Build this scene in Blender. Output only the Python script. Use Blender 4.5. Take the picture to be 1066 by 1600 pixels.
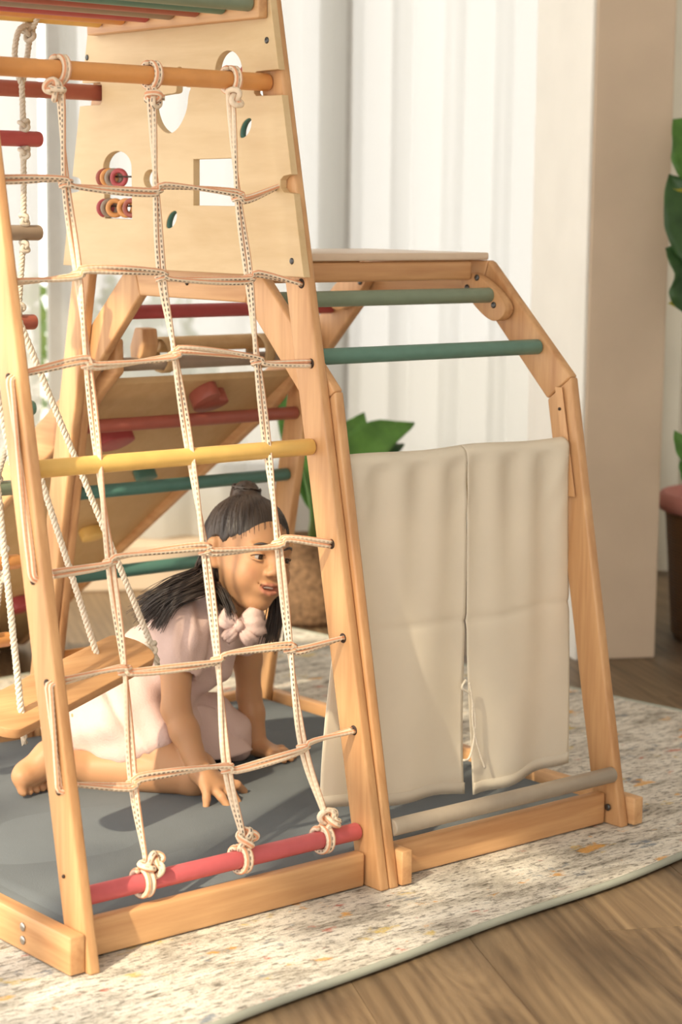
import bpy, bmesh, math, random
import numpy as np
from mathutils import Vector, Matrix
random.seed(7); np.random.seed(7)
S = bpy.context.scene
for o in list(bpy.data.objects): bpy.data.objects.remove(o, do_unlink=True)
COL = S.collection

# ------------------------------------------------------------------ camera
# world: x along the width of the climbing frame, y = its depth, z up; rug surface is z = 0
CAM = np.array([-2.193, -2.478, 1.12])
YAW, PITCH, ROLL, FPX = math.radians(39.969), math.radians(8.339), math.radians(.67), 3223.6
def cam_axes():
    cy, sy, cp, sp = math.cos(YAW), math.sin(YAW), math.cos(PITCH), math.sin(PITCH)
    f = np.array([sy*cp, cy*cp, -sp]); r = np.array([cy, -sy, 0.]); u = np.cross(r, f)
    c, s = math.cos(ROLL), math.sin(ROLL)
    return c*r+s*u, -s*r+c*u, f
RT, UP, FW = cam_axes()
cd = bpy.data.cameras.new('camera'); cam = bpy.data.objects.new('camera', cd); COL.objects.link(cam)
cd.sensor_fit = 'VERTICAL'; cd.sensor_height = 36; cd.sensor_width = 24; cd.lens = FPX/1600*36
cd.clip_start = .05; cd.clip_end = 100
M = Matrix.Identity(4)
for i in range(3):
    M[i][0] = RT[i]; M[i][1] = UP[i]; M[i][2] = -FW[i]; M[i][3] = CAM[i]
cam.matrix_world = M
cd.dof.use_dof = True; cd.dof.focus_distance = 3.5; cd.dof.aperture_fstop = 4.0
S.camera = cam

# ------------------------------------------------------------------ light
W = bpy.data.worlds.new('world'); S.world = W; W.use_nodes = True
bg = W.node_tree.nodes['Background']; bg.inputs[0].default_value = (1, .965, .905, 1); bg.inputs[1].default_value = 2.55
sd = bpy.data.lights.new('sun', 'SUN'); sun = bpy.data.objects.new('sun', sd); COL.objects.link(sun)
sd.energy = 5.0; sd.angle = .018; sd.color = (1, .86, .62)
SUN_DIR = Vector((.68, .22, -.56)).normalized()          # the way the light travels
sun.rotation_euler = SUN_DIR.to_track_quat('-Z', 'Y').to_euler(); sun.location = (-4, -2, 5)
S.view_settings.view_transform = 'Standard'; S.view_settings.look = 'None'
S.view_settings.exposure = 0.05; S.view_settings.gamma = 1.0
try: S.view_settings.use_curve_mapping = False
except Exception: pass

# ------------------------------------------------------------------ helpers
def ray(px, py): return FW + RT*(px-533)/FPX - UP*(py-800)/FPX
def at(px, py, D): return CAM + ray(px, py)*D                 # a point D metres in front of the lens
def on_plane(px, py, n, c):                                   # n.p = c
    d = ray(px, py); n = np.array(n, float); return CAM + d*((c-n@CAM)/(n@d))
def onx(px, py, x): return on_plane(px, py, (1, 0, 0), x)
def ony(px, py, y): return on_plane(px, py, (0, 1, 0), y)
def onz(px, py, z): return on_plane(px, py, (0, 0, 1), z)
LEAN = .21
def net(px, py, off=.033): return on_plane(px, py, (0, 1, -LEAN), off)
RA = math.radians(-27); RR = np.array([math.cos(RA), math.sin(RA), 0]); RD = np.array([-math.sin(RA), math.cos(RA), 0])
def room(r, d, z): return RR*r + RD*d + np.array([0, 0, z])

def tag(o, label=None, cat=None, group=None, kind=None):
    if label: o['label'] = label
    if cat: o['category'] = cat
    if group: o['group'] = group
    if kind: o['kind'] = kind
    return o
def empty(name, loc, label=None, cat=None, group=None):
    o = bpy.data.objects.new(name, None); COL.objects.link(o); o.location = loc; o.empty_display_size = .05
    return tag(o, label, cat, group)
WLOC = {}
def wl(o): 
    if o is None: return np.zeros(3)
    return np.array(o.location) + wl(o.parent)
def obj(name, vf, mat, parent=None, smooth=True, uv=None):
    V, F = vf[0], vf[1]
    V = np.asarray(V, float).reshape(-1, 3) - wl(parent)
    me = bpy.data.meshes.new(name); me.from_pydata(V.tolist(), [], [tuple(f) for f in F]); me.update()
    if len(vf) > 2 and vf[2] is not None:
        ul = me.uv_layers.new(name='UVMap'); uvs = np.asarray(vf[2], float)
        li = np.zeros(len(me.loops), int); me.loops.foreach_get('vertex_index', li)
        ul.data.foreach_set('uv', uvs[li].ravel())
    if smooth: me.polygons.foreach_set('use_smooth', [True]*len(me.polygons))
    me.materials.append(mat)
    o = bpy.data.objects.new(name, me); COL.objects.link(o); o.parent = parent
    return o
def struct(name, vf, mat, parent=None, smooth=False):
    o = obj(name, vf, mat, parent, smooth)
    if parent is None: o['kind'] = 'structure'
    return o
def merge(*parts):
    V, F, T = [], [], []; n = 0; uv = all(len(p) > 2 and p[2] is not None for p in parts)
    for p in parts:
        V.append(np.asarray(p[0], float).reshape(-1, 3)); F += [tuple(i+n for i in f) for f in p[1]]; n += len(p[0])
        if uv: T.append(np.asarray(p[2]))
    return (np.vstack(V), F, np.vstack(T) if uv else None)
def prism(poly, x0, x1, bev=.003, axis=0):
    """polygon (in the other two axes) extruded from x0 to x1 along axis, edges bevelled"""
    bm = bmesh.new(); n = len(poly)
    def P(x, a): return (x, a[0], a[1]) if axis == 0 else ((a[0], x, a[1]) if axis == 1 else (a[0], a[1], x))
    A = [bm.verts.new(P(x0, p)) for p in poly]; B = [bm.verts.new(P(x1, p)) for p in poly]
    bm.faces.new(A[::-1]); bm.faces.new(B)
    for i in range(n): bm.faces.new((A[i], A[(i+1) % n], B[(i+1) % n], B[i]))
    bmesh.ops.recalc_face_normals(bm, faces=bm.faces)
    if bev > 0: bmesh.ops.bevel(bm, geom=bm.edges[:], offset=bev, segments=2, profile=.5, affect='EDGES', clamp_overlap=True)
    bm.verts.index_update()
    r = (np.array([v.co[:] for v in bm.verts]), [tuple(v.index for v in f.verts) for f in bm.faces]); bm.free(); return r
def box(a, b, bev=.003):
    return prism([(a[1], a[2]), (b[1], a[2]), (b[1], b[2]), (a[1], b[2])], a[0], b[0], bev)
def xf(vf, fn): return (np.array([fn(p) for p in vf[0]]), vf[1]) + tuple(vf[2:])
def tube(pts, rad, seg=8, caps=True, closed=False, flat=None):
    P = np.asarray(pts, float); n = len(P); R = np.full(n, rad, float) if np.isscalar(rad) else np.asarray(rad, float)
    T = np.zeros_like(P)
    if closed: T = np.roll(P, -1, 0)-np.roll(P, 1, 0)
    else: T[1:-1] = P[2:]-P[:-2]; T[0] = P[1]-P[0]; T[-1] = P[-1]-P[-2]
    T /= np.linalg.norm(T, axis=1)[:, None]+1e-12
    a = np.array([0, 0, 1.]) if abs(T[0][2]) < .9 else np.array([1., 0, 0])
    N = a-T[0]*(a@T[0]); N /= np.linalg.norm(N)
    V = []; UVs = []; L = 0
    for i in range(n):
        N = N-T[i]*(N@T[i]); N /= np.linalg.norm(N)+1e-12; B = np.cross(T[i], N)
        if i: L += np.linalg.norm(P[i]-P[i-1])
        for k in range(seg):
            t = 2*math.pi*k/seg
            V.append(P[i]+R[i]*(math.cos(t)*N+math.sin(t)*B)); UVs.append((k/seg if k <= seg/2 else 1-k/seg, L))
    F = []
    m = n if closed else n-1
    for i in range(m):
        j = (i+1) % n
        for k in range(seg):
            l = (k+1) % seg; F.append((i*seg+k, i*seg+l, j*seg+l, j*seg+k))
    if caps and not closed:
        F.append(tuple(range(seg))[::-1]); F.append(tuple((n-1)*seg+k for k in range(seg)))
    return (np.array(V), F, np.array(UVs))
def rod(a, b, r, seg=20, rnd=.004):
    a, b = np.array(a, float), np.array(b, float); d = (b-a)/np.linalg.norm(b-a)
    return tube([a, a+d*rnd*.3, a+d*rnd, b-d*rnd, b-d*rnd*.3, b], [r-rnd, r-rnd*.3, r, r, r-rnd*.3, r-rnd], seg)
def spline(pts, n=40):
    P = np.asarray(pts, float); k = len(P)
    if k < 3: return np.array([P[0]+(P[-1]-P[0])*t for t in np.linspace(0, 1, n)])
    Q = np.vstack([2*P[0]-P[1], P, 2*P[-1]-P[-2]]); out = []
    seg = np.linalg.norm(P[1:]-P[:-1], axis=1); cum = np.concatenate([[0], np.cumsum(seg)])
    for s in np.linspace(0, cum[-1], n):
        i = min(k-2, max(0, int(np.searchsorted(cum, s, 'right')-1))); t = (s-cum[i])/max(seg[i], 1e-9)
        p0, p1, p2, p3 = Q[i], Q[i+1], Q[i+2], Q[i+3]
        out.append(.5*((2*p1)+(-p0+p2)*t+(2*p0-5*p1+4*p2-p3)*t*t+(-p0+3*p1-3*p2+p3)*t**3))
    return np.array(out)
def strands(path, n=2, off=.0036, r=.0038, pitch=.06, seg=7, step=.006, ph=0.):
    """n cords laid or twisted round a centre line, as one piece of geometry"""
    P = np.asarray(path, float); L = np.linalg.norm(P[1:]-P[:-1], axis=1).sum()
    P = spline(P, max(4, int(L/step))) if len(P) > 1 else P
    T = np.gradient(P, axis=0); T /= np.linalg.norm(T, axis=1)[:, None]+1e-12
    a = np.array([0, 0, 1.]) if abs(T[0][2]) < .9 else np.array([1., 0, 0]); N = a-T[0]*(a@T[0]); N /= np.linalg.norm(N)
    out = [[] for _ in range(n)]; s = 0
    for i in range(len(P)):
        N = N-T[i]*(N@T[i]); N /= np.linalg.norm(N)+1e-12; B = np.cross(T[i], N)
        if i: s += np.linalg.norm(P[i]-P[i-1])
        for k in range(n):
            t = ph+2*math.pi*(s/pitch+k/n); out[k].append(P[i]+off*(math.cos(t)*N+math.sin(t)*B))
    return merge(*[tube(q, r, seg) for q in out])

# ------------------------------------------------------------------ materials
def mat(name):
    m = bpy.data.materials.new(name); m.use_nodes = True; nt = m.node_tree
    return m, nt, nt.nodes['Principled BSDF']
def N(nt, t, **kw):
    n = nt.nodes.new(t)
    for k, v in kw.items():
        if k.startswith('i_'):
            key = k[2:]; n.inputs[int(key) if key.isdigit() else key.replace('_', ' ')].default_value = v
        else: setattr(n, k, v)
    return n
def ramp(nt, stops):
    n = nt.nodes.new('ShaderNodeValToRGB'); e = n.color_ramp.elements
    while len(e) < len(stops): e.new(.5)
    for k, (p, c) in zip(e, stops): k.position = p; k.color = (*c, 1) if len(c) == 3 else c
    return n
def plain(name, col, rough=.5, var=.08, scale=30, bump=0.02, spec=.4):
    m, nt, b = mat(name); tc = N(nt, 'ShaderNodeTexCoord'); nz = N(nt, 'ShaderNodeTexNoise', i_Scale=scale, i_Detail=4.)
    nt.links.new(tc.outputs['Object'], nz.inputs['Vector'])
    r = ramp(nt, [(.3, tuple(c*(1-var) for c in col)), (.7, tuple(min(1, c*(1+var)) for c in col))])
    nt.links.new(nz.outputs['Fac'], r.inputs[0]); nt.links.new(r.outputs[0], b.inputs['Base Color'])
    bp = N(nt, 'ShaderNodeBump', i_Strength=bump, i_Distance=.01); nt.links.new(nz.outputs['Fac'], bp.inputs['Height']); nt.links.new(bp.outputs[0], b.inputs['Normal'])
    b.inputs['Roughness'].default_value = rough; b.inputs['Specular IOR Level'].default_value = spec
    return m
def wood(name, c0, c1, axis=2, rough=.45, stretch=14, scale=14., rnd=.10):
    m, nt, b = mat(name); tc = N(nt, 'ShaderNodeTexCoord'); mp = N(nt, 'ShaderNodeMapping')
    s = [scale*1.0]*3; s[axis] = scale/stretch; mp.inputs['Scale'].default_value = s
    nt.links.new(tc.outputs['Object'], mp.inputs['Vector'])
    oi = N(nt, 'ShaderNodeObjectInfo'); 
    off = N(nt, 'ShaderNodeVectorMath', operation='SCALE'); off.inputs['Scale'].default_value = 37.; 
    cb = N(nt, 'ShaderNodeCombineXYZ'); nt.links.new(oi.outputs['Random'], cb.inputs[0]); nt.links.new(oi.outputs['Random'], cb.inputs[1]); nt.links.new(oi.outputs['Random'], cb.inputs[2])
    nt.links.new(cb.outputs[0], off.inputs[0]); ad = N(nt, 'ShaderNodeVectorMath', operation='ADD'); nt.links.new(mp.outputs[0], ad.inputs[0]); nt.links.new(off.outputs[0], ad.inputs[1])
    n1 = N(nt, 'ShaderNodeTexNoise', i_Scale=1.3, i_Detail=6., i_Distortion=1.2); nt.links.new(ad.outputs[0], n1.inputs['Vector'])
    n2 = N(nt, 'ShaderNodeTexNoise', i_Scale=9., i_Detail=3.); nt.links.new(ad.outputs[0], n2.inputs['Vector'])
    mx = N(nt, 'ShaderNodeMath', operation='MULTIPLY_ADD'); mx.inputs[1].default_value = .35; nt.links.new(n2.outputs['Fac'], mx.inputs[0]); nt.links.new(n1.outputs['Fac'], mx.inputs[2])
    r = ramp(nt, [(.42, c0), (.85, c1)]); nt.links.new(mx.outputs[0], r.inputs[0])
    hs = N(nt, 'ShaderNodeHueSaturation'); nt.links.new(r.outputs[0], hs.inputs['Color'])
    mr = N(nt, 'ShaderNodeMapRange'); mr.inputs['To Min'].default_value = 1-rnd; mr.inputs['To Max'].default_value = 1+rnd*.6
    nt.links.new(oi.outputs['Random'], mr.inputs[0]); nt.links.new(mr.outputs[0], hs.inputs['Value'])
    nt.links.new(hs.outputs[0], b.inputs['Base Color']); b.inputs['Roughness'].default_value = rough
    bp = N(nt, 'ShaderNodeBump', i_Strength=.06, i_Distance=.004); nt.links.new(n2.outputs['Fac'], bp.inputs['Height']); nt.links.new(bp.outputs[0], b.inputs['Normal'])
    return m
BEECH0, BEECH1 = (.48, .235, .098), (.69, .40, .19)
M_beech_z = wood('beech upright', BEECH0, BEECH1, 2)
M_beech_x = wood('beech crosswise', BEECH0, BEECH1, 0)
M_beech_y = wood('beech lengthwise', BEECH0, BEECH1, 1)
M_ply = wood('birch plywood', (.57, .40, .205), (.67, .50, .285), 1, .5, 6, 9., .02)
M_plytan = wood('ramp plywood', (.52, .33, .15), (.60, .40, .20), 1, .55, 6, 9., .02)
M_top = plain('platform laminate', (.72, .56, .42), .3, .03)
PAINT = dict(orange=(.68, .31, .10), red=(.42, .075, .08), brick=(.36, .10, .07), green=(.12, .235, .185), sage=(.21, .26, .18), grey=(.33, .275, .215), yellow=(.78, .50, .15), taupe=(.30, .23, .17), pink=(.56, .115, .125), teal=(.085, .20, .165))
M_paint = {k: plain('painted rung '+k, v, .38, .05, 40, .01) for k, v in PAINT.items()}
M_dark = plain('hole dark', (.05, .03, .02), .7)
M_bolt = plain('dark bolt steel', (.10, .10, .10), .35); M_bolt.node_tree.nodes['Principled BSDF'].inputs['Metallic'].default_value = .8
M_steel = plain('bright bolt steel', (.45, .43, .40), .3); M_steel.node_tree.nodes['Principled BSDF'].inputs['Metallic'].default_value = .9
def cord_mat():
    m, nt, b = mat('braided net cord'); uv = N(nt, 'ShaderNodeUVMap'); sp = N(nt, 'ShaderNodeSeparateXYZ'); nt.links.new(uv.outputs[0], sp.inputs[0])
    def band(lo, hi):
        a = N(nt, 'ShaderNodeMath', operation='GREATER_THAN'); a.inputs[1].default_value = lo; nt.links.new(sp.outputs[0], a.inputs[0])
        c = N(nt, 'ShaderNodeMath', operation='LESS_THAN'); c.inputs[1].default_value = hi; nt.links.new(sp.outputs[0], c.inputs[0])
        x = N(nt, 'ShaderNodeMath', operation='MULTIPLY'); nt.links.new(a.outputs[0], x.inputs[0]); nt.links.new(c.outputs[0], x.inputs[1]); return x
    fr = N(nt, 'ShaderNodeMath', operation='MULTIPLY'); fr.inputs[1].default_value = 1/.0085; nt.links.new(sp.outputs[1], fr.inputs[0])
    f2 = N(nt, 'ShaderNodeMath', operation='FRACT'); nt.links.new(fr.outputs[0], f2.inputs[0])
    ds = N(nt, 'ShaderNodeMath', operation='GREATER_THAN'); ds.inputs[1].default_value = .45; nt.links.new(f2.outputs[0], ds.inputs[0])
    blk = N(nt, 'ShaderNodeMath', operation='MULTIPLY'); nt.links.new(band(.31, .39).outputs[0], blk.inputs[0]); nt.links.new(ds.outputs[0], blk.inputs[1])
    tcn = N(nt, 'ShaderNodeTexCoord'); nzc = N(nt, 'ShaderNodeTexNoise', i_Scale=7., i_Detail=1.); nt.links.new(tcn.outputs['Object'], nzc.inputs['Vector'])
    fad = N(nt, 'ShaderNodeMapRange'); fad.inputs['From Min'].default_value = .40; fad.inputs['From Max'].default_value = .56; fad.inputs['To Min'].default_value = .12; nt.links.new(nzc.outputs['Fac'], fad.inputs[0])
    blk0 = blk; blk = N(nt, 'ShaderNodeMath', operation='MULTIPLY'); nt.links.new(blk0.outputs[0], blk.inputs[0]); nt.links.new(fad.outputs[0], blk.inputs[1])
    orr = band(.06, .20)
    m1 = N(nt, 'ShaderNodeMix', data_type='RGBA'); m1.inputs['A'].default_value = (.80, .66, .50, 1); m1.inputs['B'].default_value = (.72, .27, .12, 1); 
    o2 = N(nt, 'ShaderNodeMath', operation='MULTIPLY'); o2.inputs[1].default_value = .75; nt.links.new(orr.outputs[0], o2.inputs[0]); nt.links.new(o2.outputs[0], m1.inputs['Factor'])
    m2 = N(nt, 'ShaderNodeMix', data_type='RGBA'); m2.inputs['B'].default_value = (.16, .13, .11, 1); nt.links.new(m1.outputs['Result'], m2.inputs['A']); nt.links.new(blk.outputs[0], m2.inputs['Factor'])
    nt.links.new(m2.outputs['Result'], b.inputs['Base Color']); b.inputs['Roughness'].default_value = .9; b.inputs['Specular IOR Level'].default_value = .1
    sn = N(nt, 'ShaderNodeMath', operation='PINGPONG'); sn.inputs[1].default_value = .5; nt.links.new(fr.outputs[0], sn.inputs[0])
    bp = N(nt, 'ShaderNodeBump', i_Strength=.5, i_Distance=.002); nt.links.new(sn.outputs[0], bp.inputs['Height']); nt.links.new(bp.outputs[0], b.inputs['Normal'])
    return m
M_cord = cord_mat()
M_rope = plain('white cotton rope', (.78, .70, .58), .9, .08, 300, .2, .1)
M_jute = plain('grey cotton rope', (.60, .53, .43), .9, .10, 300, .2, .1)

def cloth(name, col, weave=900, var=.04, transl=0., bump=.08):
    m, nt, b = mat(name); tc = N(nt, 'ShaderNodeTexCoord')
    nz = N(nt, 'ShaderNodeTexNoise', i_Scale=6., i_Detail=5.); nt.links.new(tc.outputs['Object'], nz.inputs['Vector'])
    r = ramp(nt, [(.3, tuple(c*(1-var) for c in col)), (.7, tuple(min(1, c*(1+var)) for c in col))]); nt.links.new(nz.outputs['Fac'], r.inputs[0])
    nt.links.new(r.outputs[0], b.inputs['Base Color']); b.inputs['Roughness'].default_value = .95; b.inputs['Specular IOR Level'].default_value = .08
    wv = N(nt, 'ShaderNodeTexNoise', i_Scale=float(weave), i_Detail=2.); nt.links.new(tc.outputs['Object'], wv.inputs['Vector'])
    bp = N(nt, 'ShaderNodeBump', i_Strength=bump, i_Distance=.002); nt.links.new(wv.outputs['Fac'], bp.inputs['Height']); nt.links.new(bp.outputs[0], b.inputs['Normal'])
    if transl > 0:
        t = N(nt, 'ShaderNodeBsdfTranslucent'); nt.links.new(r.outputs[0], t.inputs['Color']); mx = N(nt, 'ShaderNodeMixShader'); mx.inputs[0].default_value = transl
        out = nt.nodes['Material Output']; nt.links.new(b.outputs[0], mx.inputs[1]); nt.links.new(t.outputs[0], mx.inputs[2]); nt.links.new(mx.outputs[0], out.inputs['Surface'])
    return m
M_noren = cloth('cream cotton cloth', (.90, .82, .68), 700, .03, .25, .10)
M_mat = cloth('slate blue mat fabric', (.150, .165, .175), 500, .06, 0, .25)
M_dress = cloth('pale pink crinkle cotton', (.72, .525, .47), 260, .04, .06, .45)
def sheer_mat(name, col, tr):
    m, nt, b = mat(name); out = nt.nodes['Material Output']
    t = N(nt, 'ShaderNodeBsdfTransparent'); tl = N(nt, 'ShaderNodeBsdfTranslucent'); df = N(nt, 'ShaderNodeBsdfDiffuse')
    tl.inputs['Color'].default_value = (*col, 1); df.inputs['Color'].default_value = (*col, 1)
    a = N(nt, 'ShaderNodeMixShader'); a.inputs[0].default_value = .35; nt.links.new(tl.outputs[0], a.inputs[1]); nt.links.new(df.outputs[0], a.inputs[2])
    lw = N(nt, 'ShaderNodeLayerWeight'); lw.inputs['Blend'].default_value = .35
    mr = N(nt, 'ShaderNodeMapRange'); mr.inputs['To Min'].default_value = tr; mr.inputs['To Max'].default_value = tr*.25; nt.links.new(lw.outputs['Facing'], mr.inputs[0])
    mx = N(nt, 'ShaderNodeMixShader'); nt.links.new(mr.outputs[0], mx.inputs[0]); nt.links.new(a.outputs[0], mx.inputs[1]); nt.links.new(t.outputs[0], mx.inputs[2])
    nt.links.new(mx.outputs[0], out.inputs['Surface']); return m
M_sheer = sheer_mat('white sheer voile', (.68, .675, .65), .15)
M_drape = cloth('cream lined drape', (.62, .58, .48), 400, .04, .1, .1)

# ------------------------------------------------------------------ the room
def quad(a, b, c, d): return ([a, b, c, d], [(0, 1, 2, 3)])
def room_box(r0, r1, d0, d1, z0, z1, bev=0.):
    return xf(box((r0, d0, z0), (r1, d1, z1), bev), lambda p: room(*p))
def floor_mat():
    m, nt, b = mat('brown oak planks'); tc = N(nt, 'ShaderNodeTexCoord'); oi = N(nt, 'ShaderNodeObjectInfo')
    mp = N(nt, 'ShaderNodeMapping'); mp.inputs['Scale'].default_value = (9, .9, 9); nt.links.new(tc.outputs['Object'], mp.inputs['Vector'])
    cb = N(nt, 'ShaderNodeCombineXYZ'); ml = N(nt, 'ShaderNodeMath', operation='MULTIPLY'); ml.inputs[1].default_value = 91.; nt.links.new(oi.outputs['Random'], ml.inputs[0])
    for k in range(3): nt.links.new(ml.outputs[0], cb.inputs[k])
    ad = N(nt, 'ShaderNodeVectorMath', operation='ADD'); nt.links.new(mp.outputs[0], ad.inputs[0]); nt.links.new(cb.outputs[0], ad.inputs[1])
    n1 = N(nt, 'ShaderNodeTexNoise', i_Scale=1.2, i_Detail=8., i_Distortion=2.2, i_Roughness=.62); nt.links.new(ad.outputs[0], n1.inputs['Vector'])
    wv = N(nt, 'ShaderNodeTexWave', i_Scale=1.6, i_Distortion=7., i_Detail=3., bands_direction='X'); wv.inputs['Detail Scale'].default_value = .7; nt.links.new(ad.outputs[0], wv.inputs['Vector'])
    mx = N(nt, 'ShaderNodeMath', operation='MULTIPLY_ADD'); mx.inputs[1].default_value = .10; nt.links.new(wv.outputs['Fac'], mx.inputs[0]); nt.links.new(n1.outputs['Fac'], mx.inputs[2])
    r = ramp(nt, [(.26, (.055, .034, .019)), (.50, (.150, .098, .055)), (.78, (.27, .185, .105))]); nt.links.new(mx.outputs[0], r.inputs[0])
    hs = N(nt, 'ShaderNodeHueSaturation'); nt.links.new(r.outputs[0], hs.inputs['Color']); mr = N(nt, 'ShaderNodeMapRange'); mr.inputs['To Min'].default_value = .86; mr.inputs['To Max'].default_value = 1.1
    nt.links.new(oi.outputs['Random'], mr.inputs[0]); nt.links.new(mr.outputs[0], hs.inputs['Value']); nt.links.new(hs.outputs[0], b.inputs['Base Color'])
    b.inputs['Roughness'].default_value = .42; b.inputs['Specular IOR Level'].default_value = .4
    bp = N(nt, 'ShaderNodeBump', i_Strength=.12, i_Distance=.004); nt.links.new(mx.outputs[0], bp.inputs['Height']); nt.links.new(bp.outputs[0], b.inputs['Normal'])
    return m
M_floor = floor_mat()
M_joint = plain('dark floor joint', (.05, .03, .02), .8)
FZ = -.012
LX0, LX1, LD0, LD1 = -2.4, 3.0, -4.4, 2.86
floor = struct('floor', room_box(LX0, LX1, LD0, 3.3, FZ-.08, FZ-.010), M_joint)
floor['label'] = 'brown oak plank floor'
pw, pl = .225, 1.8
pk = None; nr = int((LX1-LX0)/pw); nd = int((LD1-LD0)/pl)+1
for i in range(nr):
    for j in range(nd+1):
        off = (i*.61 % 1)*pl
        d0 = LD0+(j-1)*pl+off
        if d0 > LD1-.2 or d0+pl < LD0: continue
        if pk is None:
            b = box((-pw/2+.0004, -pl/2+.0004, -.010), (pw/2-.0004, pl/2-.0004, 0), .0007)
            pk = bpy.data.meshes.new('plank'); pk.from_pydata(b[0].tolist(), [], b[1]); pk.materials.append(M_floor)
        o = bpy.data.objects.new('plank', pk); COL.objects.link(o); o.parent = floor
        o.location = room(LX0+(i+.5)*pw, d0+pl/2, FZ); o.rotation_euler = (0, 0, RA)
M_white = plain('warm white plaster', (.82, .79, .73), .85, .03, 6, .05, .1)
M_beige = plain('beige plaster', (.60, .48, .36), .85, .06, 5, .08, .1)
M_ceil = plain('white ceiling', (.85, .83, .79), .9, .02)
M_frame = plain('grey window frame', (.58, .57, .55), .5, .03)
ceil = struct('ceiling', room_box(-2.0, 3.0, LD0, 3.2, 2.75, 2.85), M_ceil); ceil['label'] = 'flat white ceiling above the room'
wr = struct('wall_right', room_box(3.0, 3.1, LD0, 3.2, FZ-.1, 2.75), M_white)
wf = struct('wall_front', room_box(.9, 3.0, LD0-.1, LD0, FZ-.1, 2.75), M_white)
wb = struct('wall_back', merge(room_box(-3.2, 3.0, 3.02, 3.18, 2.45, 2.75), room_box(-3.2, 3.0, 3.04, 3.16, FZ, .27)), M_white)
wb['label'] = 'low white window wall and head behind the sheer curtains'
tr1 = struct('trim_1', room_box(-3.2, 1.25, 2.83, 3.04, FZ, .125, .006), M_beige); tr1['label'] = 'low beige sill curb under the curtains'
win = struct('window_1', merge(room_box(-3.2, 3.0, 3.06, 3.14, 2.38, 2.45), room_box(-3.2, 3.0, 3.06, 3.14, .27, .33)), M_frame); win['label'] = 'tall window with slim grey frame behind the sheer curtains'
MUL = [-2.1, -1.18, -.25, .59, 1.45, 2.3]
for r in MUL: struct('mullion', room_box(r-.045, r+.045, 3.06, 3.14, .33, 2.38, .004), M_frame, win)
def glass_mat():
    m, nt, b = mat('window glass'); out = nt.nodes['Material Output']
    t = N(nt, 'ShaderNodeBsdfTransparent'); g = N(nt, 'ShaderNodeBsdfGlossy'); g.inputs['Roughness'].default_value = .02
    fr = N(nt, 'ShaderNodeFresnel'); fr.inputs['IOR'].default_value = 1.3; mx = N(nt, 'ShaderNodeMixShader'); nt.links.new(fr.outputs[0], mx.inputs[0]); nt.links.new(t.outputs[0], mx.inputs[1]); nt.links.new(g.outputs[0], mx.inputs[2]); nt.links.new(mx.outputs[0], out.inputs['Surface']); return m
M_glass = glass_mat()
for a, b_ in zip([-3.15]+MUL, MUL+[2.95]):
    struct('pane', room_box(a+.04, b_-.04, 3.096, 3.104, .32, 2.39), M_glass, win)
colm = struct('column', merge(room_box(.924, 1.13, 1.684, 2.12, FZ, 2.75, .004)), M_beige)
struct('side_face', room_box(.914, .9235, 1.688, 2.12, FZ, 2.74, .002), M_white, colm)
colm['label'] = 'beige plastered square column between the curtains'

# curtains
def curtain(name, r0, r1, d, z0, z1, waves, amp, m, label, seed, parent=None, nper=26):
    rnd = random.Random(seed); n = int(waves*nper)
    ph = [rnd.uniform(-.5, .5) for _ in range(int(waves)+3)]; am = [rnd.uniform(.45, 1.15) for _ in range(int(waves)+3)]
    zs = np.linspace(z0, z1, 9); V = []; F = []
    for j, z in enumerate(zs):
        t = (z-z0)/(z1-z0)
        for i in range(n+1):
            s = i/n*waves; k = int(s); f = s-k
            a = am[k]*(1-f)+am[k+1]*f; p = ph[k]*(1-f)+ph[k+1]*f
            y = amp*a*math.sin(2*math.pi*s+p*2+.25*math.sin(3*t+k)); x = .3*amp*a*math.sin(4*math.pi*s+p)
            V.append(room(r0+(r1-r0)*i/n+x, d+y*(1-.25*t), z+.004*math.sin(2*math.pi*s+1)*(1-t)))
    w = n+1
    for j in range(8):
        for i in range(n): F.append((j*w+i, j*w+i+1, (j+1)*w+i+1, (j+1)*w+i))
    o = obj(name, (V, F), m); tag(o, label, 'curtain', 'curtains along the window wall'); return o
curtain('sheer_curtain', -2.0, -.33, 2.935, .132, 2.70, 9, .022, M_sheer, 'white sheer curtain at the far left behind the rope ladder', 1)
curtain('sheer_curtain', -.27, .585, 2.935, .132, 2.70, 5, .020, M_sheer, 'white sheer curtain behind the plywood panel and the ramp', 2)
curtain('sheer_curtain', .60, 1.56, 2.935, .132, 2.70, 6, .024, M_sheer, 'white sheer curtain between the tower and the column', 3)
curtain('heavy_curtain', 1.50, 2.35, 2.80, .012, 2.70, 5.6, .05, M_drape, 'cream full-length curtain to the right of the column', 4)

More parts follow.
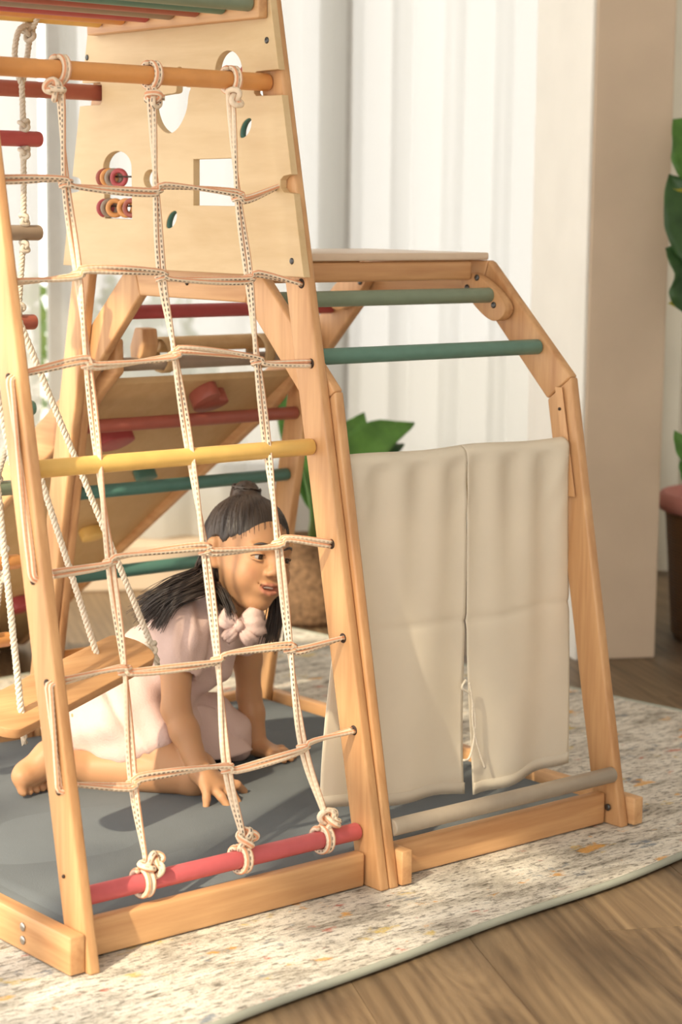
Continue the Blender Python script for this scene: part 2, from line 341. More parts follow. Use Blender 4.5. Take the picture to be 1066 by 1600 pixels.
# ------------------------------------------------------------------ rug and mat
def rug_mat():
    m, nt, b = mat('distressed woven rug'); tc = N(nt, 'ShaderNodeTexCoord')
    mp = N(nt, 'ShaderNodeMapping'); mp.inputs['Scale'].default_value = (2.2, 6.5, 1); nt.links.new(tc.outputs['Object'], mp.inputs['Vector'])
    n1 = N(nt, 'ShaderNodeTexNoise', i_Scale=2.6, i_Detail=12., i_Roughness=.76, i_Distortion=.5); nt.links.new(mp.outputs[0], n1.inputs['Vector'])
    r1 = ramp(nt, [(.30, (.20, .17, .14)), (.41, (.42, .38, .32)), (.50, (.66, .61, .53)), (.62, (.78, .74, .66)), (.80, (.56, .52, .46))]); nt.links.new(n1.outputs['Fac'], r1.inputs[0])
    n2 = N(nt, 'ShaderNodeTexNoise', i_Scale=14., i_Detail=6., i_Roughness=.75); mp2 = N(nt, 'ShaderNodeMapping'); mp2.inputs['Scale'].default_value = (3, 9, 1); nt.links.new(tc.outputs['Object'], mp2.inputs['Vector']); nt.links.new(mp2.outputs[0], n2.inputs['Vector'])
    r2 = ramp(nt, [(.40, (.25, .24, .23)), (.49, (1, 1, 1))]); nt.links.new(n2.outputs['Fac'], r2.inputs[0])
    mu = N(nt, 'ShaderNodeMix', data_type='RGBA', blend_type='MULTIPLY'); mu.inputs['Factor'].default_value = .80; nt.links.new(r1.outputs[0], mu.inputs['A']); nt.links.new(r2.outputs[0], mu.inputs['B'])
    prev = mu
    for k, (col, sc, th) in enumerate([((.70, .33, .05), 5.3, .615), ((.48, .10, .06), 6.1, .625), ((.60, .43, .10), 4.4, .62), ((.16, .20, .25), 3.7, .61)]):
        nz = N(nt, 'ShaderNodeTexNoise', i_Scale=sc, i_Detail=5., i_Roughness=.65); mk = N(nt, 'ShaderNodeMapping'); mk.inputs['Location'].default_value = (k*13.1, k*7.7, 0); mk.inputs['Scale'].default_value = (1.6, 2.6, 1)
        nt.links.new(tc.outputs['Object'], mk.inputs['Vector']); nt.links.new(mk.outputs[0], nz.inputs['Vector'])
        rr = ramp(nt, [(th, (0, 0, 0)), (th+.05, (.75, .75, .75))]); nt.links.new(nz.outputs['Fac'], rr.inputs[0])
        mx = N(nt, 'ShaderNodeMix', data_type='RGBA'); nt.links.new(rr.outputs[0], mx.inputs['Factor']); nt.links.new(prev.outputs['Result'], mx.inputs['A']); mx.inputs['B'].default_value = (*col, 1); prev = mx
    nt.links.new(prev.outputs['Result'], b.inputs['Base Color']); b.inputs['Roughness'].default_value = 1; b.inputs['Specular IOR Level'].default_value = .05
    n3 = N(nt, 'ShaderNodeTexNoise', i_Scale=260., i_Detail=3.); nt.links.new(tc.outputs['Object'], n3.inputs['Vector'])
    bp = N(nt, 'ShaderNodeBump', i_Strength=.5, i_Distance=.004); nt.links.new(n3.outputs['Fac'], bp.inputs['Height']); nt.links.new(bp.outputs[0], b.inputs['Normal'])
    return m
M_rug = rug_mat(); M_bind = cloth('grey green rug binding', (.36, .37, .31), 300, .06, 0, .3)
ra = math.radians(6); ca, sa = math.cos(ra), math.sin(ra)
RUGO = np.array([-.558, -.282, 0])
def rugp(x, y, z): return RUGO + np.array([ca*x-sa*y, sa*x+ca*y, z])
RX0, RX1, RY0, RY1 = -1.25, 1.98, 0, 1.92
def edge_wob(t): return .006*math.sin(5.1*t)+.004*math.sin(11*t+1)
rug_e = empty('area_rug', RUGO, 'cream and grey distressed area rug under the climbing frame', 'rug')
nx, ny = 90, 50; V = []; F = []
for j in range(ny+1):
    for i in range(nx+1):
        x = RX0+(RX1-RX0)*i/nx; y = RY0+(RY1-RY0)*j/ny
        if j == 0: y += edge_wob(x)
        V.append(rugp(x, y, 0))
for j in range(ny):
    for i in range(nx): a = j*(nx+1)+i; F.append((a, a+1, a+nx+2, a+nx+1))
obj('pile', (V, F), M_rug, rug_e)
loop = [rugp(x, RY0+edge_wob(x), -.003) for x in np.linspace(RX0, RX1, 120)] + [rugp(RX1, y, -.003) for y in np.linspace(RY0, RY1, 40)] + [rugp(x, RY1, -.003) for x in np.linspace(RX1, RX0, 60)] + [rugp(RX0, y, -.003) for y in np.linspace(RY1, RY0, 40)]
lp = [loop[0]]
for p in loop[1:]:
    if np.linalg.norm(p-lp[-1]) > .004: lp.append(p)
bn = tube(lp, .0065, 10, closed=True); obj('binding', bn, M_bind, rug_e)

mt = prism([(-.582, .066), (.562, .066), (.562, 1.085), (-.582, 1.085)], .002, .045, .012, axis=2)
# subdivide the upper face with gentle dents
nx, ny = 70, 60; V = []; F = []
def matz(x, y): return .046+.0022*math.sin(9*x+3*y)+.0016*math.sin(17*y-6*x+1)
for j in range(ny+1):
    for i in range(nx+1):
        x = -.574+(1.128)*i/nx; y = .074+1.003*j/ny; e = min(i, nx-i, j, ny-j)
        V.append((x, y, matz(x, y) if e > 0 else .040))
for j in range(ny):
    for i in range(nx): a = j*(nx+1)+i; F.append((a, a+1, a+nx+2, a+nx+1))
mo = obj('play_mat', merge(mt, (np.array(V), F)), M_mat); tag(mo, 'slate grey padded floor mat inside the climbing frame', 'mat')

# ------------------------------------------------------------------ climbing frame
CF = empty('jungle_gym', (0, .57, 0), 'beech wood climbing frame with tall tower, dome and coloured rungs', 'climbing frame')
def leg_poly(base, h, w, s): # leaning board, s=+1 front, -1 back
    f = lambda v: v if s > 0 else 1.14-v
    return [(f(base), 0), (f(base+LEAN*h), h), (f(base+LEAN*h+w), h), (f(base+w), 0)]
RB = .0142
for (x0, x1, b0) in ((-.606, -.586, -.022), (-.020, 0, 0)):
    for s in (1, -1): obj('tower_leg', prism(leg_poly(b0 if s > 0 else 0, 1.66, .060, s), x0, x1, .004), M_beech_z, CF)
    obj('tower_cross_beam', prism([(.352, 1.60), (.788, 1.60), (.775, 1.66), (.365, 1.66)], x0-.022, x0-.001, .003), M_beech_y, CF)
def dome(x0, x1):
    fl = lambda v, s: v if s > 0 else 1.14-v
    for s in (1, -1):
        q = lambda *pts: [(fl(v, s), z) for v, z in pts]
        obj('dome_leg', prism(q((0, 0), (.160, .82), (.218, .775), (.064, 0)), x0, x1, .004), M_beech_z, CF)
        obj('dome_brace', prism(q((.1605, .8205), (.384, 1.027), (.407, .957), (.2185, .7755)), x0, x1, .004), M_beech_z, CF)
    obj('dome_beam', prism([(.3855, 1.027), (.7545, 1.027), (.732, .957), (.408, .957)], x0, x1, .003), M_beech_y, CF)
dome(.001, .021); dome(.565, .586)
def rounded(poly, k=6): # Chaikin rounding
    P = [np.array(p, float) for p in poly]
    for _ in range(3):
        Q = []
        for i in range(len(P)): a, b = P[i], P[(i+1) % len(P)]; Q += [a*.75+b*.25, a*.25+b*.75]
        P = Q
    return [tuple(p) for p in P]
def bolt(x, v, z, r, m, parent, s=-1, name='bolt'):
    obj(name, tube([(x, v, z), (x+s*.002, v, z), (x+s*.0035, v, z)], [r, r, r*.6], 14), m, parent)
# inner corner plates and bolts of the right dome side
for s in (1, -1):
    f = lambda v: v if s > 0 else 1.14-v
    pp = rounded([(f(.402), 1.012), (f(.445), .985), (f(.36), .915), (f(.318), .915), (f(.30), .95)])
    obj('corner_plate', prism(pp, .538, .5605, .002), M_beech_z, CF)
    for v, z in ((.385, .995), (.412, .975), (.338, .945)): bolt(.538, f(v), z, .006, M_bolt, CF)
obj('splice_strip', prism([(.175, .80), (.193, .80), (.152, .60), (.134, .60)], .5585, .5608, .001), M_beech_z, CF)
bolt(.561, .03, .034, .0065, M_bolt, CF)
bolt(.5585, .168, .70, .004, M_dark, CF); bolt(.5585, .178, .76, .003, M_dark, CF)
bolt(.001, .90, .905, .005, M_dark, CF); bolt(.001, .58, .985, .004, M_dark, CF)
# base boards
obj('base_board', prism([(-.012, .003), (1.152, .003), (1.152, .062), (-.012, .062)], -.634, -.607, .003), M_beech_y, CF)
obj('base_board', prism([(-.010, .003), (1.150, .003), (1.150, .054), (-.010, .054)], .588, .613, .003), M_beech_y, CF)
obj('base_block', prism([(-.004, .003), (.085, .003), (.085, .062), (-.004, .062)], .0225, .046, .0025), M_beech_y, CF)
for y0 in (.036, 1.082):
    obj('base_plank', prism([(y0, .002), (y0+.024, .002), (y0+.024, .060), (y0, .060)], -.585, -.025, .004), M_beech_x, CF)
    obj('base_plank', prism([(y0, .002), (y0+.024, .002), (y0+.024, .060), (y0, .060)], .0245, .560, .004), M_beech_x, CF)
for zz, px in ((.043, 73), (.022, 73)): bolt(-.634, .118, zz, .0068, M_steel, CF)
bolt(-.606, .046, .135, .003, M_dark, CF)
# rungs
def rung(x0, x1, v, z, c, r=RB, lab=None):
    o = obj('rung', rod((x0, v, z), (x1, v, z), r, 24, .003), M_paint[c], CF)
    o['label'] = (lab or c+' painted round rung'); return o
rung(-.586, -.022, .316, 1.330, 'orange', .0148); rung(-.586, -.022, 1.14-.316, 1.330, 'brick', .0148)
rung(-.586, -.022, .191, .726, 'yellow'); rung(-.586, -.022, .060, .091, 'pink', .0148, 'coral red bottom rung')
rung(-.586, -.022, 1.08, .091, 'grey')
rung(.022, .545, .352, .963, 'sage'); rung(.022, .563, .243, .871, 'green'); rung(.022, .563, .024, .097, 'grey', .0148)
rung(.022, .563, .170, .690, 'grey')
for v, z, c in ((.850, .919, 'red'), (.925, .812, 'taupe'), (.965, .688, 'brick'), (.993, .552, 'teal'), (1.035, .375, 'teal'), (1.062, .205, 'orange')):
    rung(.022, .563, v, z, c, .0138)
for k, c in enumerate(('sage', 'green', 'brick', 'taupe', 'red', 'orange', 'yellow')):
    rung(-.55, -.058, .322+.0755*k, 1.458, c, .0140)
for x in (-.056, -.582): obj('overhead_rail', prism([(.300, 1.433), (.82, 1.433), (.82, 1.49), (.300, 1.49)], x, x+.020, .003), M_beech_y, CF)
# platform
PB = obj('platform_board', box((.001, .392, 1.028), (.575, .748, 1.042), .003), M_top, CF); PB['label'] = 'thin pale platform board on top of the dome'
obj('platform_ledger', box((.024, .395, .990), (.535, .418, 1.026), .006), M_beech_x, CF)
obj('platform_ledger', box((.024, .722, .990), (.535, .745, 1.026), .006), M_beech_x, CF)

# activity panel with cut-outs
PX = -.021
def pv(px, py): p = onx(px, py, PX-.013); return (p[1], p[2])
def edge(z): return .210*z-.012
right = [(edge(1.008), 1.008), (edge(1.145), 1.145), (.256, 1.148), (.264, 1.155), (.264, 1.168), (.256, 1.174), (edge(1.177), 1.177), (edge(1.307), 1.307), (.332, 1.308), (.338, 1.313), (.338, 1.343), (.332, 1.348), (edge(1.349), 1.349), (edge(1.47), 1.47), (.3145, 1.47), (.3145, 1.440)]
outline = right + [(1.14-v, z) for v, z in right[::-1]]
def ell(cx, cy, rx, ry, n=36): return [pv(cx+rx*math.cos(2*math.pi*k/n), cy+ry*math.sin(2*math.pi*k/n)) for k in range(n)]
def smooth_px(pts, it=2):
    P = [np.array(p, float) for p in pts]
    for _ in range(it):
        Q = []
        for i in range(len(P)): a, b = P[i], P[(i+1) % len(P)]; Q += [a*.75+b*.25, a*.25+b*.75]
        P = Q
    return [pv(*p) for p in P]
leaf_r = smooth_px([(375, 217), (376, 200), (383, 187), (394, 183), (393, 200), (386, 213)]); leaf_l = smooth_px([(260, 358), (261, 344), (267, 332), (277, 328), (277, 342), (271, 355)])
pear = smooth_px([(238, 152), (262, 147), (275, 146), (277, 140), (277, 120), (274, 110), (281, 103), (287, 108), (289, 125), (290, 137), (300, 136), (295, 146), (293, 172), (281, 199), (265, 211), (249, 199), (240, 177)])
arch = [pv(165, 341)]+[pv(184+22*math.cos(t), 262-26*math.sin(t)) for t in np.linspace(math.pi, 0, 20)]+[pv(207, 343)]
holes = [ell(358, 112, 21, 33), pear, leaf_r, [pv(303, 249), pv(369, 247), pv(371, 322), pv(303, 321)], arch, ell(236, 280, 11, 15), leaf_l]
def holed(outline, holes, x0, x1):
    cu = bpy.data.curves.new('tmp', 'CURVE'); cu.dimensions = '2D'; cu.fill_mode = 'BOTH'; cu.extrude = (x1-x0)/2; cu.bevel_depth = .0012; cu.bevel_resolution = 1; cu.offset = -.0012
    for poly in [outline]+holes:
        sp = cu.splines.new('POLY'); sp.points.add(len(poly)-1); sp.use_cyclic_u = True
        for p, q in zip(sp.points, poly): p.co = (q[0], q[1], 0, 1)
    o = bpy.data.objects.new('tmp', cu); COL.objects.link(o); dg = bpy.context.evaluated_depsgraph_get(); me = bpy.data.meshes.new_from_object(o.evaluated_get(dg))
    V = np.array([v.co[:] for v in me.vertices]); F = [tuple(p.vertices) for p in me.polygons]
    bpy.data.objects.remove(o, do_unlink=True); bpy.data.curves.remove(cu); bpy.data.meshes.remove(me)
    return (np.stack([V[:, 2]+(x0+x1)/2, V[:, 0], V[:, 1]], 1), F)
PN = obj('activity_panel', holed(outline, holes, PX-.013, PX-.001), M_ply, CF, smooth=False); PN['label'] = 'birch plywood play panel with cut-out shapes'
for (px, py) in ((457, 408), (418, 63), (415, 3), (137, 90)):
    v, z = pv(px, py); bolt(PX-.013, v, z, .0055, M_bolt, PN)
def liner(poly, m, name):     # painted wall of a cut-out
    P = np.array(poly); c = P.mean(0); n = len(P)
    V = [(PX-.0125, *p) for p in (c+(P-c)*.985)]+[(PX-.001, *p) for p in (c+(P-c)*.985)]+[(PX-.0125, *p) for p in (c+(P-c)*1.02)]+[(PX-.001, *p) for p in (c+(P-c)*1.02)]
    F = []
    for i in range(n):
        j = (i+1) % n; F += [(i, j, n+j, n+i), (2*n+i, 3*n+i, 3*n+j, 2*n+j), (i, 2*n+i, 2*n+j, j), (n+i, n+j, 3*n+j, 3*n+i)]
    o = obj(name, (V, F), m, PN); o['label'] = 'green painted cut-out edge'
liner(leaf_r, M_paint['teal'], 'leaf_liner'); liner(leaf_l, M_paint['teal'], 'leaf_liner')
v, z = pv(372, 116); dv = .03
dsk = obj('red_disc', tube([(PX+.004, v, z), (PX+.006, v, z), (PX+.012, v, z), (PX+.014, v, z)], [.019, .021, .021, .019], 24), M_paint['red'], PN); dsk['label'] = 'red disc behind the oval cut-out'
# bead rings on two wires
def ringbead(px, py, m, R=.0135, r=.0048, tilt=.5):
    v, z = pv(px, py); n = 20
    ax = np.array([math.sin(tilt)*1.0, math.cos(tilt), 0]); e1 = np.array([math.cos(tilt), -math.sin(tilt), 0]); e2 = np.array([0, 0, 1.])
    c = np.array([PX-.010, v, z]); obj('bead_ring', tube([c+R*(math.cos(t)*e1+math.sin(t)*e2) for t in np.linspace(0, 2*math.pi, n, endpoint=False)], r, 9, closed=True), m, PN)
for k, (px, c) in enumerate(((162, 'brick'), (169, 'orange'), (176, 'taupe'), (184, 'red'))): ringbead(px, 278, M_paint[c], tilt=.35+.22*k)
for k, (px, c) in enumerate(((163, 'red'), (170, 'taupe'), (178, 'orange'), (195, 'orange'), (203, 'brick'))): ringbead(px, 325, M_paint[c], tilt=.35+.20*k)
for py in (276, 322):
    a, b_ = pv(160, py), pv(212, py); obj('bead_wire', tube([(PX-.008, *a), (PX-.008, *b_)], .0016, 8), M_dark, PN)

# ------------------------------------------------------------------ climbing net
NET = empty('climbing_net', (-.30, .06, 0), 'cream rope climbing net with orange and black flecks between the tower legs', 'net')
XL = -.606; XR = -.020
COLS = [[(88, 128), (95, 150), (103, 287), (122, 428), (137, 567), (172, 876), (195, 1048), (208, 1222), (228, 1345)],
        [(236, 135), (237, 160), (244, 298), (253, 432), (273, 554), (320, 859), (340, 1029), (355, 1200), (381, 1312)],
        [(361, 138), (361, 160), (372, 308), (389, 434), (402, 563), (435, 848), (453, 1014), (474, 1167), (507, 1270)]]
for c in COLS:
    P = [net(*p) for p in c]; obj('vertical_rope', strands(P, 2, .0040, .0041, .55, 8, .008, .6), M_cord, NET)
ROWS = [[(8, 281), (103, 287), (244, 297), (372, 308), (442, 289)], [(30, 440), (122, 428), (253, 432), (389, 434), (470, 443)],
        [(45, 582), (137, 568), (273, 553), (402, 564), (485, 568)], [(88, 896), (172, 877), (320, 859), (435, 848), (517, 850)],
        [(105, 1063), (195, 1047), (340, 1029), (453, 1013), (535, 997)], [(125, 1226), (208, 1222), (355, 1200), (474, 1166), (552, 1141)]]
def ringwrap(c, axis, R, r, turns=1.6, n=26, h=.010):
    axis = axis/np.linalg.norm(axis); a = np.array([0, 1., 0]); e1 = a-axis*(a@axis); e1 /= np.linalg.norm(e1); e2 = np.cross(axis, e1)
    return [c+R*(math.cos(t)*e1+math.sin(t)*e2)+axis*h*(t/(2*math.pi*turns)-.5) for t in np.linspace(0, 2*math.pi*turns, n)]
for ri, row in enumerate(ROWS):
    P = [net(*p) for p in row]; P[4] = onx(*row[4], XR-.001); bits = []
    Q = [P[0]+(P[0]-P[1])*.06]
    for k in range(1, 4):
        lf, rt = (.007, -.004) if (ri+k) % 2 else (-.004, .007)
        Q += [P[k]+np.array([-.010, -.0075, lf]), P[k]+np.array([.010, -.0075, rt])]
    Q.append(P[4])
    bits.append(strands(Q, 2, .0038, .0040, .50, 8, .007, .9*ri))
    for k in range(1, 4):
        ax = net(*COLS[k-1][4])-net(*COLS[k-1][3])
        bits.append(tube(ringwrap(P[k], ax, .0088, .0036, 1.8), .0036, 7))
    obj('horizontal_rope', merge(*bits), M_cord, NET)
def trefoil(c, s, rot, n=60):
    out = []
    for t in np.linspace(0, 2*math.pi, n, endpoint=False):
        out.append(np.array([math.sin(t)+2*math.sin(2*t), math.cos(t)-2*math.cos(2*t), -1.6*math.sin(3*t)])*s)
    Rm = np.array(Matrix.Rotation(rot[0], 3, 'X') @ Matrix.Rotation(rot[1], 3, 'Y') @ Matrix.Rotation(rot[2], 3, 'Z'))
    return [c+Rm@p for p in out]
def barwrap(x, v, z, R, turns, w, n=50): return [np.array([x-w/2+w*t/(2*math.pi*turns), v+R*math.sin(t), z+R*math.cos(t)]) for t in np.linspace(0, 2*math.pi*turns, n)]
for i, (px, py) in enumerate(((93, 100), (237, 112), (361, 121))):      # round the top rung
    p = ony(px, py, .316); x = p[0]; k = net(*((85, 140), (240, 152), (367, 153))[i], off=.028)
    obj('knot', merge(strands(barwrap(x, .316, 1.330, .0200, 2.2, .016), 1, 0, .0046), tube(trefoil(k, .0052, (.5*i, 1, i)), .0048, 8, closed=True),
        tube(spline([k, k+np.array([(-.016, .016, .004)[i], -.008, (-.002, 0, -.012)[i]])], 5), .0050, 8)), M_cord, NET)
for i, (px, py) in enumerate(((230, 1372), (383, 1332), (511, 1300))):   # round the bottom rung
    p = ony(px, py, .050); x = p[0]; k = net(*((237, 1352), (383, 1313), (513, 1283))[i], off=.030)
    obj('knot', merge(strands(barwrap(x, .060, .091, .0202, 2.3, .020), 1, 0, .0048), tube(trefoil(k, .0060, (1+.5*i, i, .4)), .0052, 8, closed=True), tube(trefoil(k+np.array([.012, .004, .002]), .0042, (i, 2, .4)), .0046, 8, closed=True)), M_cord, NET)
XL = -.606; XR = -.020
def legrope(a, b):   # run of rope along the outer face of the left leg
    A = on_plane(*a, (1, 0, 0), XL-.006); B = on_plane(*b, (1, 0, 0), XL-.006)
    P = [A+np.array([.022, 0, 0]), A+np.array([.002, 0, .002]), A+(B-A)*.12, A+(B-A)*.5, A+(B-A)*.88, B+np.array([.002, 0, -.002]), B+np.array([.022, 0, 0])]
    obj('leg_rope', strands(P, 2, .0034, .0040, .6, 8, .007, 1.2), M_cord, NET)
legrope((15, 594), (51, 902)); legrope((76, 1072), (92, 1232))
for px, py in ((14, 590), (52, 907), (74, 1068), (92, 1236)): p = onx(px, py, XL); bolt(XL, p[1], p[2], .0066, M_dark, CF, name='hole_shade_disc')  # solid dark discs, their colour standing in for the shade inside rope holes
for row in ROWS: p = onx(row[4][0]+1, row[4][1], XR); bolt(XR, p[1], p[2], .0085, M_dark, CF, s=-.15, name='hole_shade_disc')
def rightloop(a, b):
    A = net(*a); B = net(*b); A[0] = B[0] = .006
    obj('leg_rope', strands([A+np.array([-.02, 0, 0]), A, A+(B-A)*.2, A+(B-A)*.8, B, B+np.array([-.02, 0, 0])], 2, .0034, .0040, .6), M_cord, NET)
p = net(447, 288); obj('rope_stop', tube(trefoil(np.array([.006, p[1], p[2]]), .0030, (0, 1, 0)), .0036, 7, closed=True), M_cord, NET)

# ------------------------------------------------------------------ rope ladder on the far side of the tower
LY = .775
LAD = empty('rope_ladder', (-.36, LY, .3), 'grey rope ladder with coloured rungs hanging from the far overhead bar', 'rope ladder')
RZ = [1.239, 1.072, .911, .754, .610, .472, .329]
RXE = [-.185, -.187, -.200, -.205, -.250, -.240, -.262]; RC = ['red', 'taupe', 'brick', 'green', 'sage', 'orange', 'orange']
for z, x, c in zip(RZ, RXE, RC):
    o = obj('ladder_rung', rod((x-.30, LY, z), (x, LY, z), .0140, 20, .004), M_paint[c], LAD); o['label'] = c+' ladder rung'
for s in (0, 1):
    base = [np.array([x-.036-(.228 if s else 0), LY, z]) for z, x in zip(RZ, RXE)]
    top = base[0]+np.array([0, 0, .20]); bar = np.array([top[0]+(.02 if not s else -.02), LY, 1.458])
    loopp = [bar+np.array([0, 0, -.018]), bar+np.array([-.030, -.006, -.030]), bar+np.array([-.038, -.004, -.075]), bar+np.array([-.022, 0, -.120]), bar+np.array([-.008, .004, -.075]), bar+np.array([-.002, .002, -.03])]
    bits = [strands(loopp, 3, .0030, .0032, .022, 6, .004), strands(barwrap(bar[0], LY, 1.455, .019, 1.5, .012), 3, .0026, .0030, .022, 6, .004), tube(trefoil(bar+np.array([-.006, 0, -.034]), .0042, (1, 0, 0)), .0046, 7, closed=True)]
    pth = [bar+np.array([-.022, 0, -.115]), base[0]+np.array([0, 0, .03])]+[b for b in base]+[base[-1]+np.array([0, 0, -.03])]
    bits.append(strands(pth, 3, .0030, .0032, .022, 6, .004))
    obj('side_rope', merge(*bits), M_jute, LAD)
    for j, b in enumerate(base):
        for dz in (.024, -.024): obj('knot', tube(trefoil(b+np.array([0, -.004, dz]), .0034, (1.2, j, 0)), .0042, 7, closed=True), M_jute, LAD)

# ------------------------------------------------------------------ swing
a, b_ = at(246, 1024, 3.62), at(24, 1142, 3.30); ax = b_-a; Ls = np.linalg.norm(ax); ax /= Ls
wv = -RT*.036+UP*.058+FW*.11; wv -= ax*(wv@ax); Ws = np.linalg.norm(wv); wv /= Ws; nn = np.cross(ax, wv); nn = nn if nn[2] > 0 else -nn
SW = empty('swing', (a+b_)/2, 'wooden plank swing seat on white ropes beside the girl', 'swing')
pl_ = rounded([(0, 0), (.03, -Ws*.04), (Ls-.03, -Ws*.04), (Ls, 0), (Ls+.02, Ws*.5), (Ls, Ws), (Ls-.03, Ws*1.02), (.03, Ws*1.02), (0, Ws), (-.02, Ws*.5)])
obj('seat', xf(prism(pl_, -.018, 0, .004, axis=2), lambda p: a+ax*p[0]+wv*p[1]+nn*p[2]), M_beech_x, SW)
piv1, piv2 = onz(-175, -8, 1.44), onz(-86, -18, 1.44)
def swing_rope(px, py, D, piv, mid=None):
    e = at(px, py, D); P = [e+np.array([0, 0, -.012]), e+np.array([0, 0, .006]), e+(piv-e)*.5, piv]
    obj('swing_rope', merge(strands(P, 3, .0030, .0034, .026, 6, .005), tube(trefoil(e, .0036, (1.2, 0, 0)), .0048, 7, closed=True)), M_rope, SW)
swing_rope(236, 1012, 3.70, piv1); swing_rope(154, 1037, 3.59, piv1); swing_rope(34, 1126, 3.36, piv2); swing_rope(96, 1086, 3.46, piv2+np.array([-.03, .05, 0]))

# ------------------------------------------------------------------ climbing ramp behind the dome
RMP = empty('climbing_ramp', (.3, 2.05, 0), 'sloping plywood climbing ramp with holds hooked on the back rung', 'ramp')
k = -.69; zt = lambda v: .872+k*(v-.87)
def railpoly(): return [(.875, .868), (.90, .862), (2.10, zt(2.10)), (2.13, .0), (2.04, .0), (.985, zt(.985)-.088), (.93, .758), (.872, .80)]
for x0 in (.040, .518): obj('side_rail', prism(railpoly(), x0, x0+.022, .006), M_beech_y, RMP)
bo = .045
obj('ramp_board', prism([(.93, zt(.93)-bo), (2.10, zt(2.10)-bo), (2.10, zt(2.10)-bo-.014), (.93, zt(.93)-bo-.014)], .062, .518, .001), M_plytan, RMP)
obj('top_roll', rod((.20, .965, .845), (.50, .965, .845), .016, 16), M_plytan, RMP)
for x0, nm in ((.125, 'hook'), (.535, 'hook')):
    hp = [(.905, .882), (.932, .884), (.950, .845), (.945, .806), (.915, .806), (.900, .85)]
    obj(nm, prism(hp, x0, x0+.020 if x0 > .5 else x0+.036, .003), M_beech_z, RMP)
for px in (260, 411):
    p = ony(px, 545, .93); x = p[0]
    obj('strap', xf(tube([np.array([x, .938+.034*math.cos(t), .826+.034*math.sin(t)]) for t in np.linspace(0, 2*math.pi, 24, endpoint=False)], .0025, 6, closed=True), lambda q: np.array([x+(q[0]-x)*5.5, q[1], q[2]])), cloth('tan strap %d' % px, (.50, .34, .18)), RMP)
nrm = np.array([0, -k, 1.]); nrm = nrm/np.linalg.norm(nrm); cst = nrm@np.array([0, .93, zt(.93)-bo-.014])
tdir = np.array([0, 1, k]); tdir /= np.linalg.norm(tdir)
def hold(px, py, poly, m, h, lab):
    c = on_plane(px, py, nrm, cst); s = 4.05/FPX
    P = rounded([(q[0]*s, q[1]*s) for q in poly])
    o = obj('climbing_hold', xf(prism(P, 0, -h, .006, axis=2), lambda q: c+np.array([1., 0, 0])*q[0]*1.15+tdir*(-q[1])*1.5+nrm*q[2]), m, RMP); o['label'] = lab
hold(325, 608, [(-30, -4), (-14, 20), (4, 16), (4, 2), (28, 4), (32, -10), (14, -24), (-16, -24)], M_paint['brick'], .030, 'brick red hold')
hold(178, 676, [(-28, 12), (28, 14), (22, -8), (0, -20), (-28, -16)], M_paint['red'], .026, 'dark red hold')
hold(222, 734, [(-22, 8), (24, 8), (14, -8), (-10, -12)], M_paint['teal'], .024, 'green hold')
hold(140, 826, [(-20, 10), (24, 12), (20, -10), (-16, -14)], M_paint['yellow'], .024, 'yellow hold')
hold(28, 936, [(-22, 10), (16, 14), (16, -12), (-16, -12)], M_paint['red'], .030, 'bright red hold at the foot of the ramp')

# ------------------------------------------------------------------ divided cloth curtain on the dome
NOR = empty('cloth_door_curtain', (.3, .17, .69), 'cream split cloth curtain hanging from a dome rung', 'curtain')
def noren_panel(tl, tr, bl, br, zb_l, zb_r, seed, wav):
    rnd = np.random.RandomState(seed); nx, ny = 46, 80; V = []
    prof = []      # down the cloth: (dv, z) from the back hem over the rung to the front hem
    for t in np.linspace(-math.pi*.95, 0, 10): prof.append((.018*math.cos(t)*-1*-1, .690-.018*math.sin(t)*1))
    back = [(.018, .600), (.018, .65)]
    prof = back+[(.018*math.cos(t), .690+.018*math.sin(t)) for t in np.linspace(0, math.pi, 10)]
    rows = [('p', q) for q in prof]+[('d', t) for t in np.linspace(0.02, 1, ny)]
    for kind, q in rows:
        for i in range(nx+1):
            s = i/nx
            if kind == 'p':
                x = tl+(tr-tl)*s; V.append((x, .170+q[0]+.0015*math.sin(40*x+seed), q[1]+.002*math.sin(23*x)))
            else:
                t = q; zb = zb_l+(zb_r-zb_l)*s; e = t*t*(3-2*t)
                x = (tl+(tr-tl)*s)*(1-e)+(bl+(br-bl)*s)*e; z = .690+(zb-.690)*t
                y = .152+.006*e+wav*t*(math.sin(7*s+seed)*.6+math.sin(13*s+2*seed+2*t)*.3)+.006*math.sin(19*s+3*seed)*(1-t)**2
                y += -.012*math.exp(-((s-(1 if seed == 1 else 0))/.12)**2)*t*math.sin(5*t+seed)
                y += .0035*math.exp(-((t-.48)/.012)**2)+.0012*math.sin(60*(s*.6+t*.8))*math.exp(-((t-.12)/.08)**2)*max(0, math.sin(7*s+seed))
                V.append((x, y, z+.003*math.sin(9*s+seed)*t))
    F = []; w = nx+1
    for j in range(len(rows)-1):
        for i in range(nx): a = j*w+i; F.append((a, a+1, a+w+1, a+w))
    o = obj('cloth_panel', (V, F), M_noren, NOR); md = o.modifiers.new('thickness', 'SOLIDIFY'); md.thickness = .0014; md.offset = 0
    # stitched hem
    hem = [np.array(V[(len(rows)-1)*w+i]) for i in range(w)]
    hp = [h+np.array([0, -.0013, .022]) for h in hem]+[h+np.array([0, -.0013, .0005]) for h in hem]
    h2 = obj('hem', (hp, [(i, i+1, w+i+1, w+i) for i in range(w-1)]), M_noren, NOR); m2 = h2.modifiers.new('thickness', 'SOLIDIFY'); m2.thickness = .0008
noren_panel(.030, .300, -.020, .322, .102, .072, 1, .012)
noren_panel(.301, .558, .335, .588, .066, .088, 2, .010)
def ntie(pts, D0): return obj('tie_cord', tube(spline([ony(px, py, .146) for px, py in pts], 40), .0022, 7), M_rope, NOR)
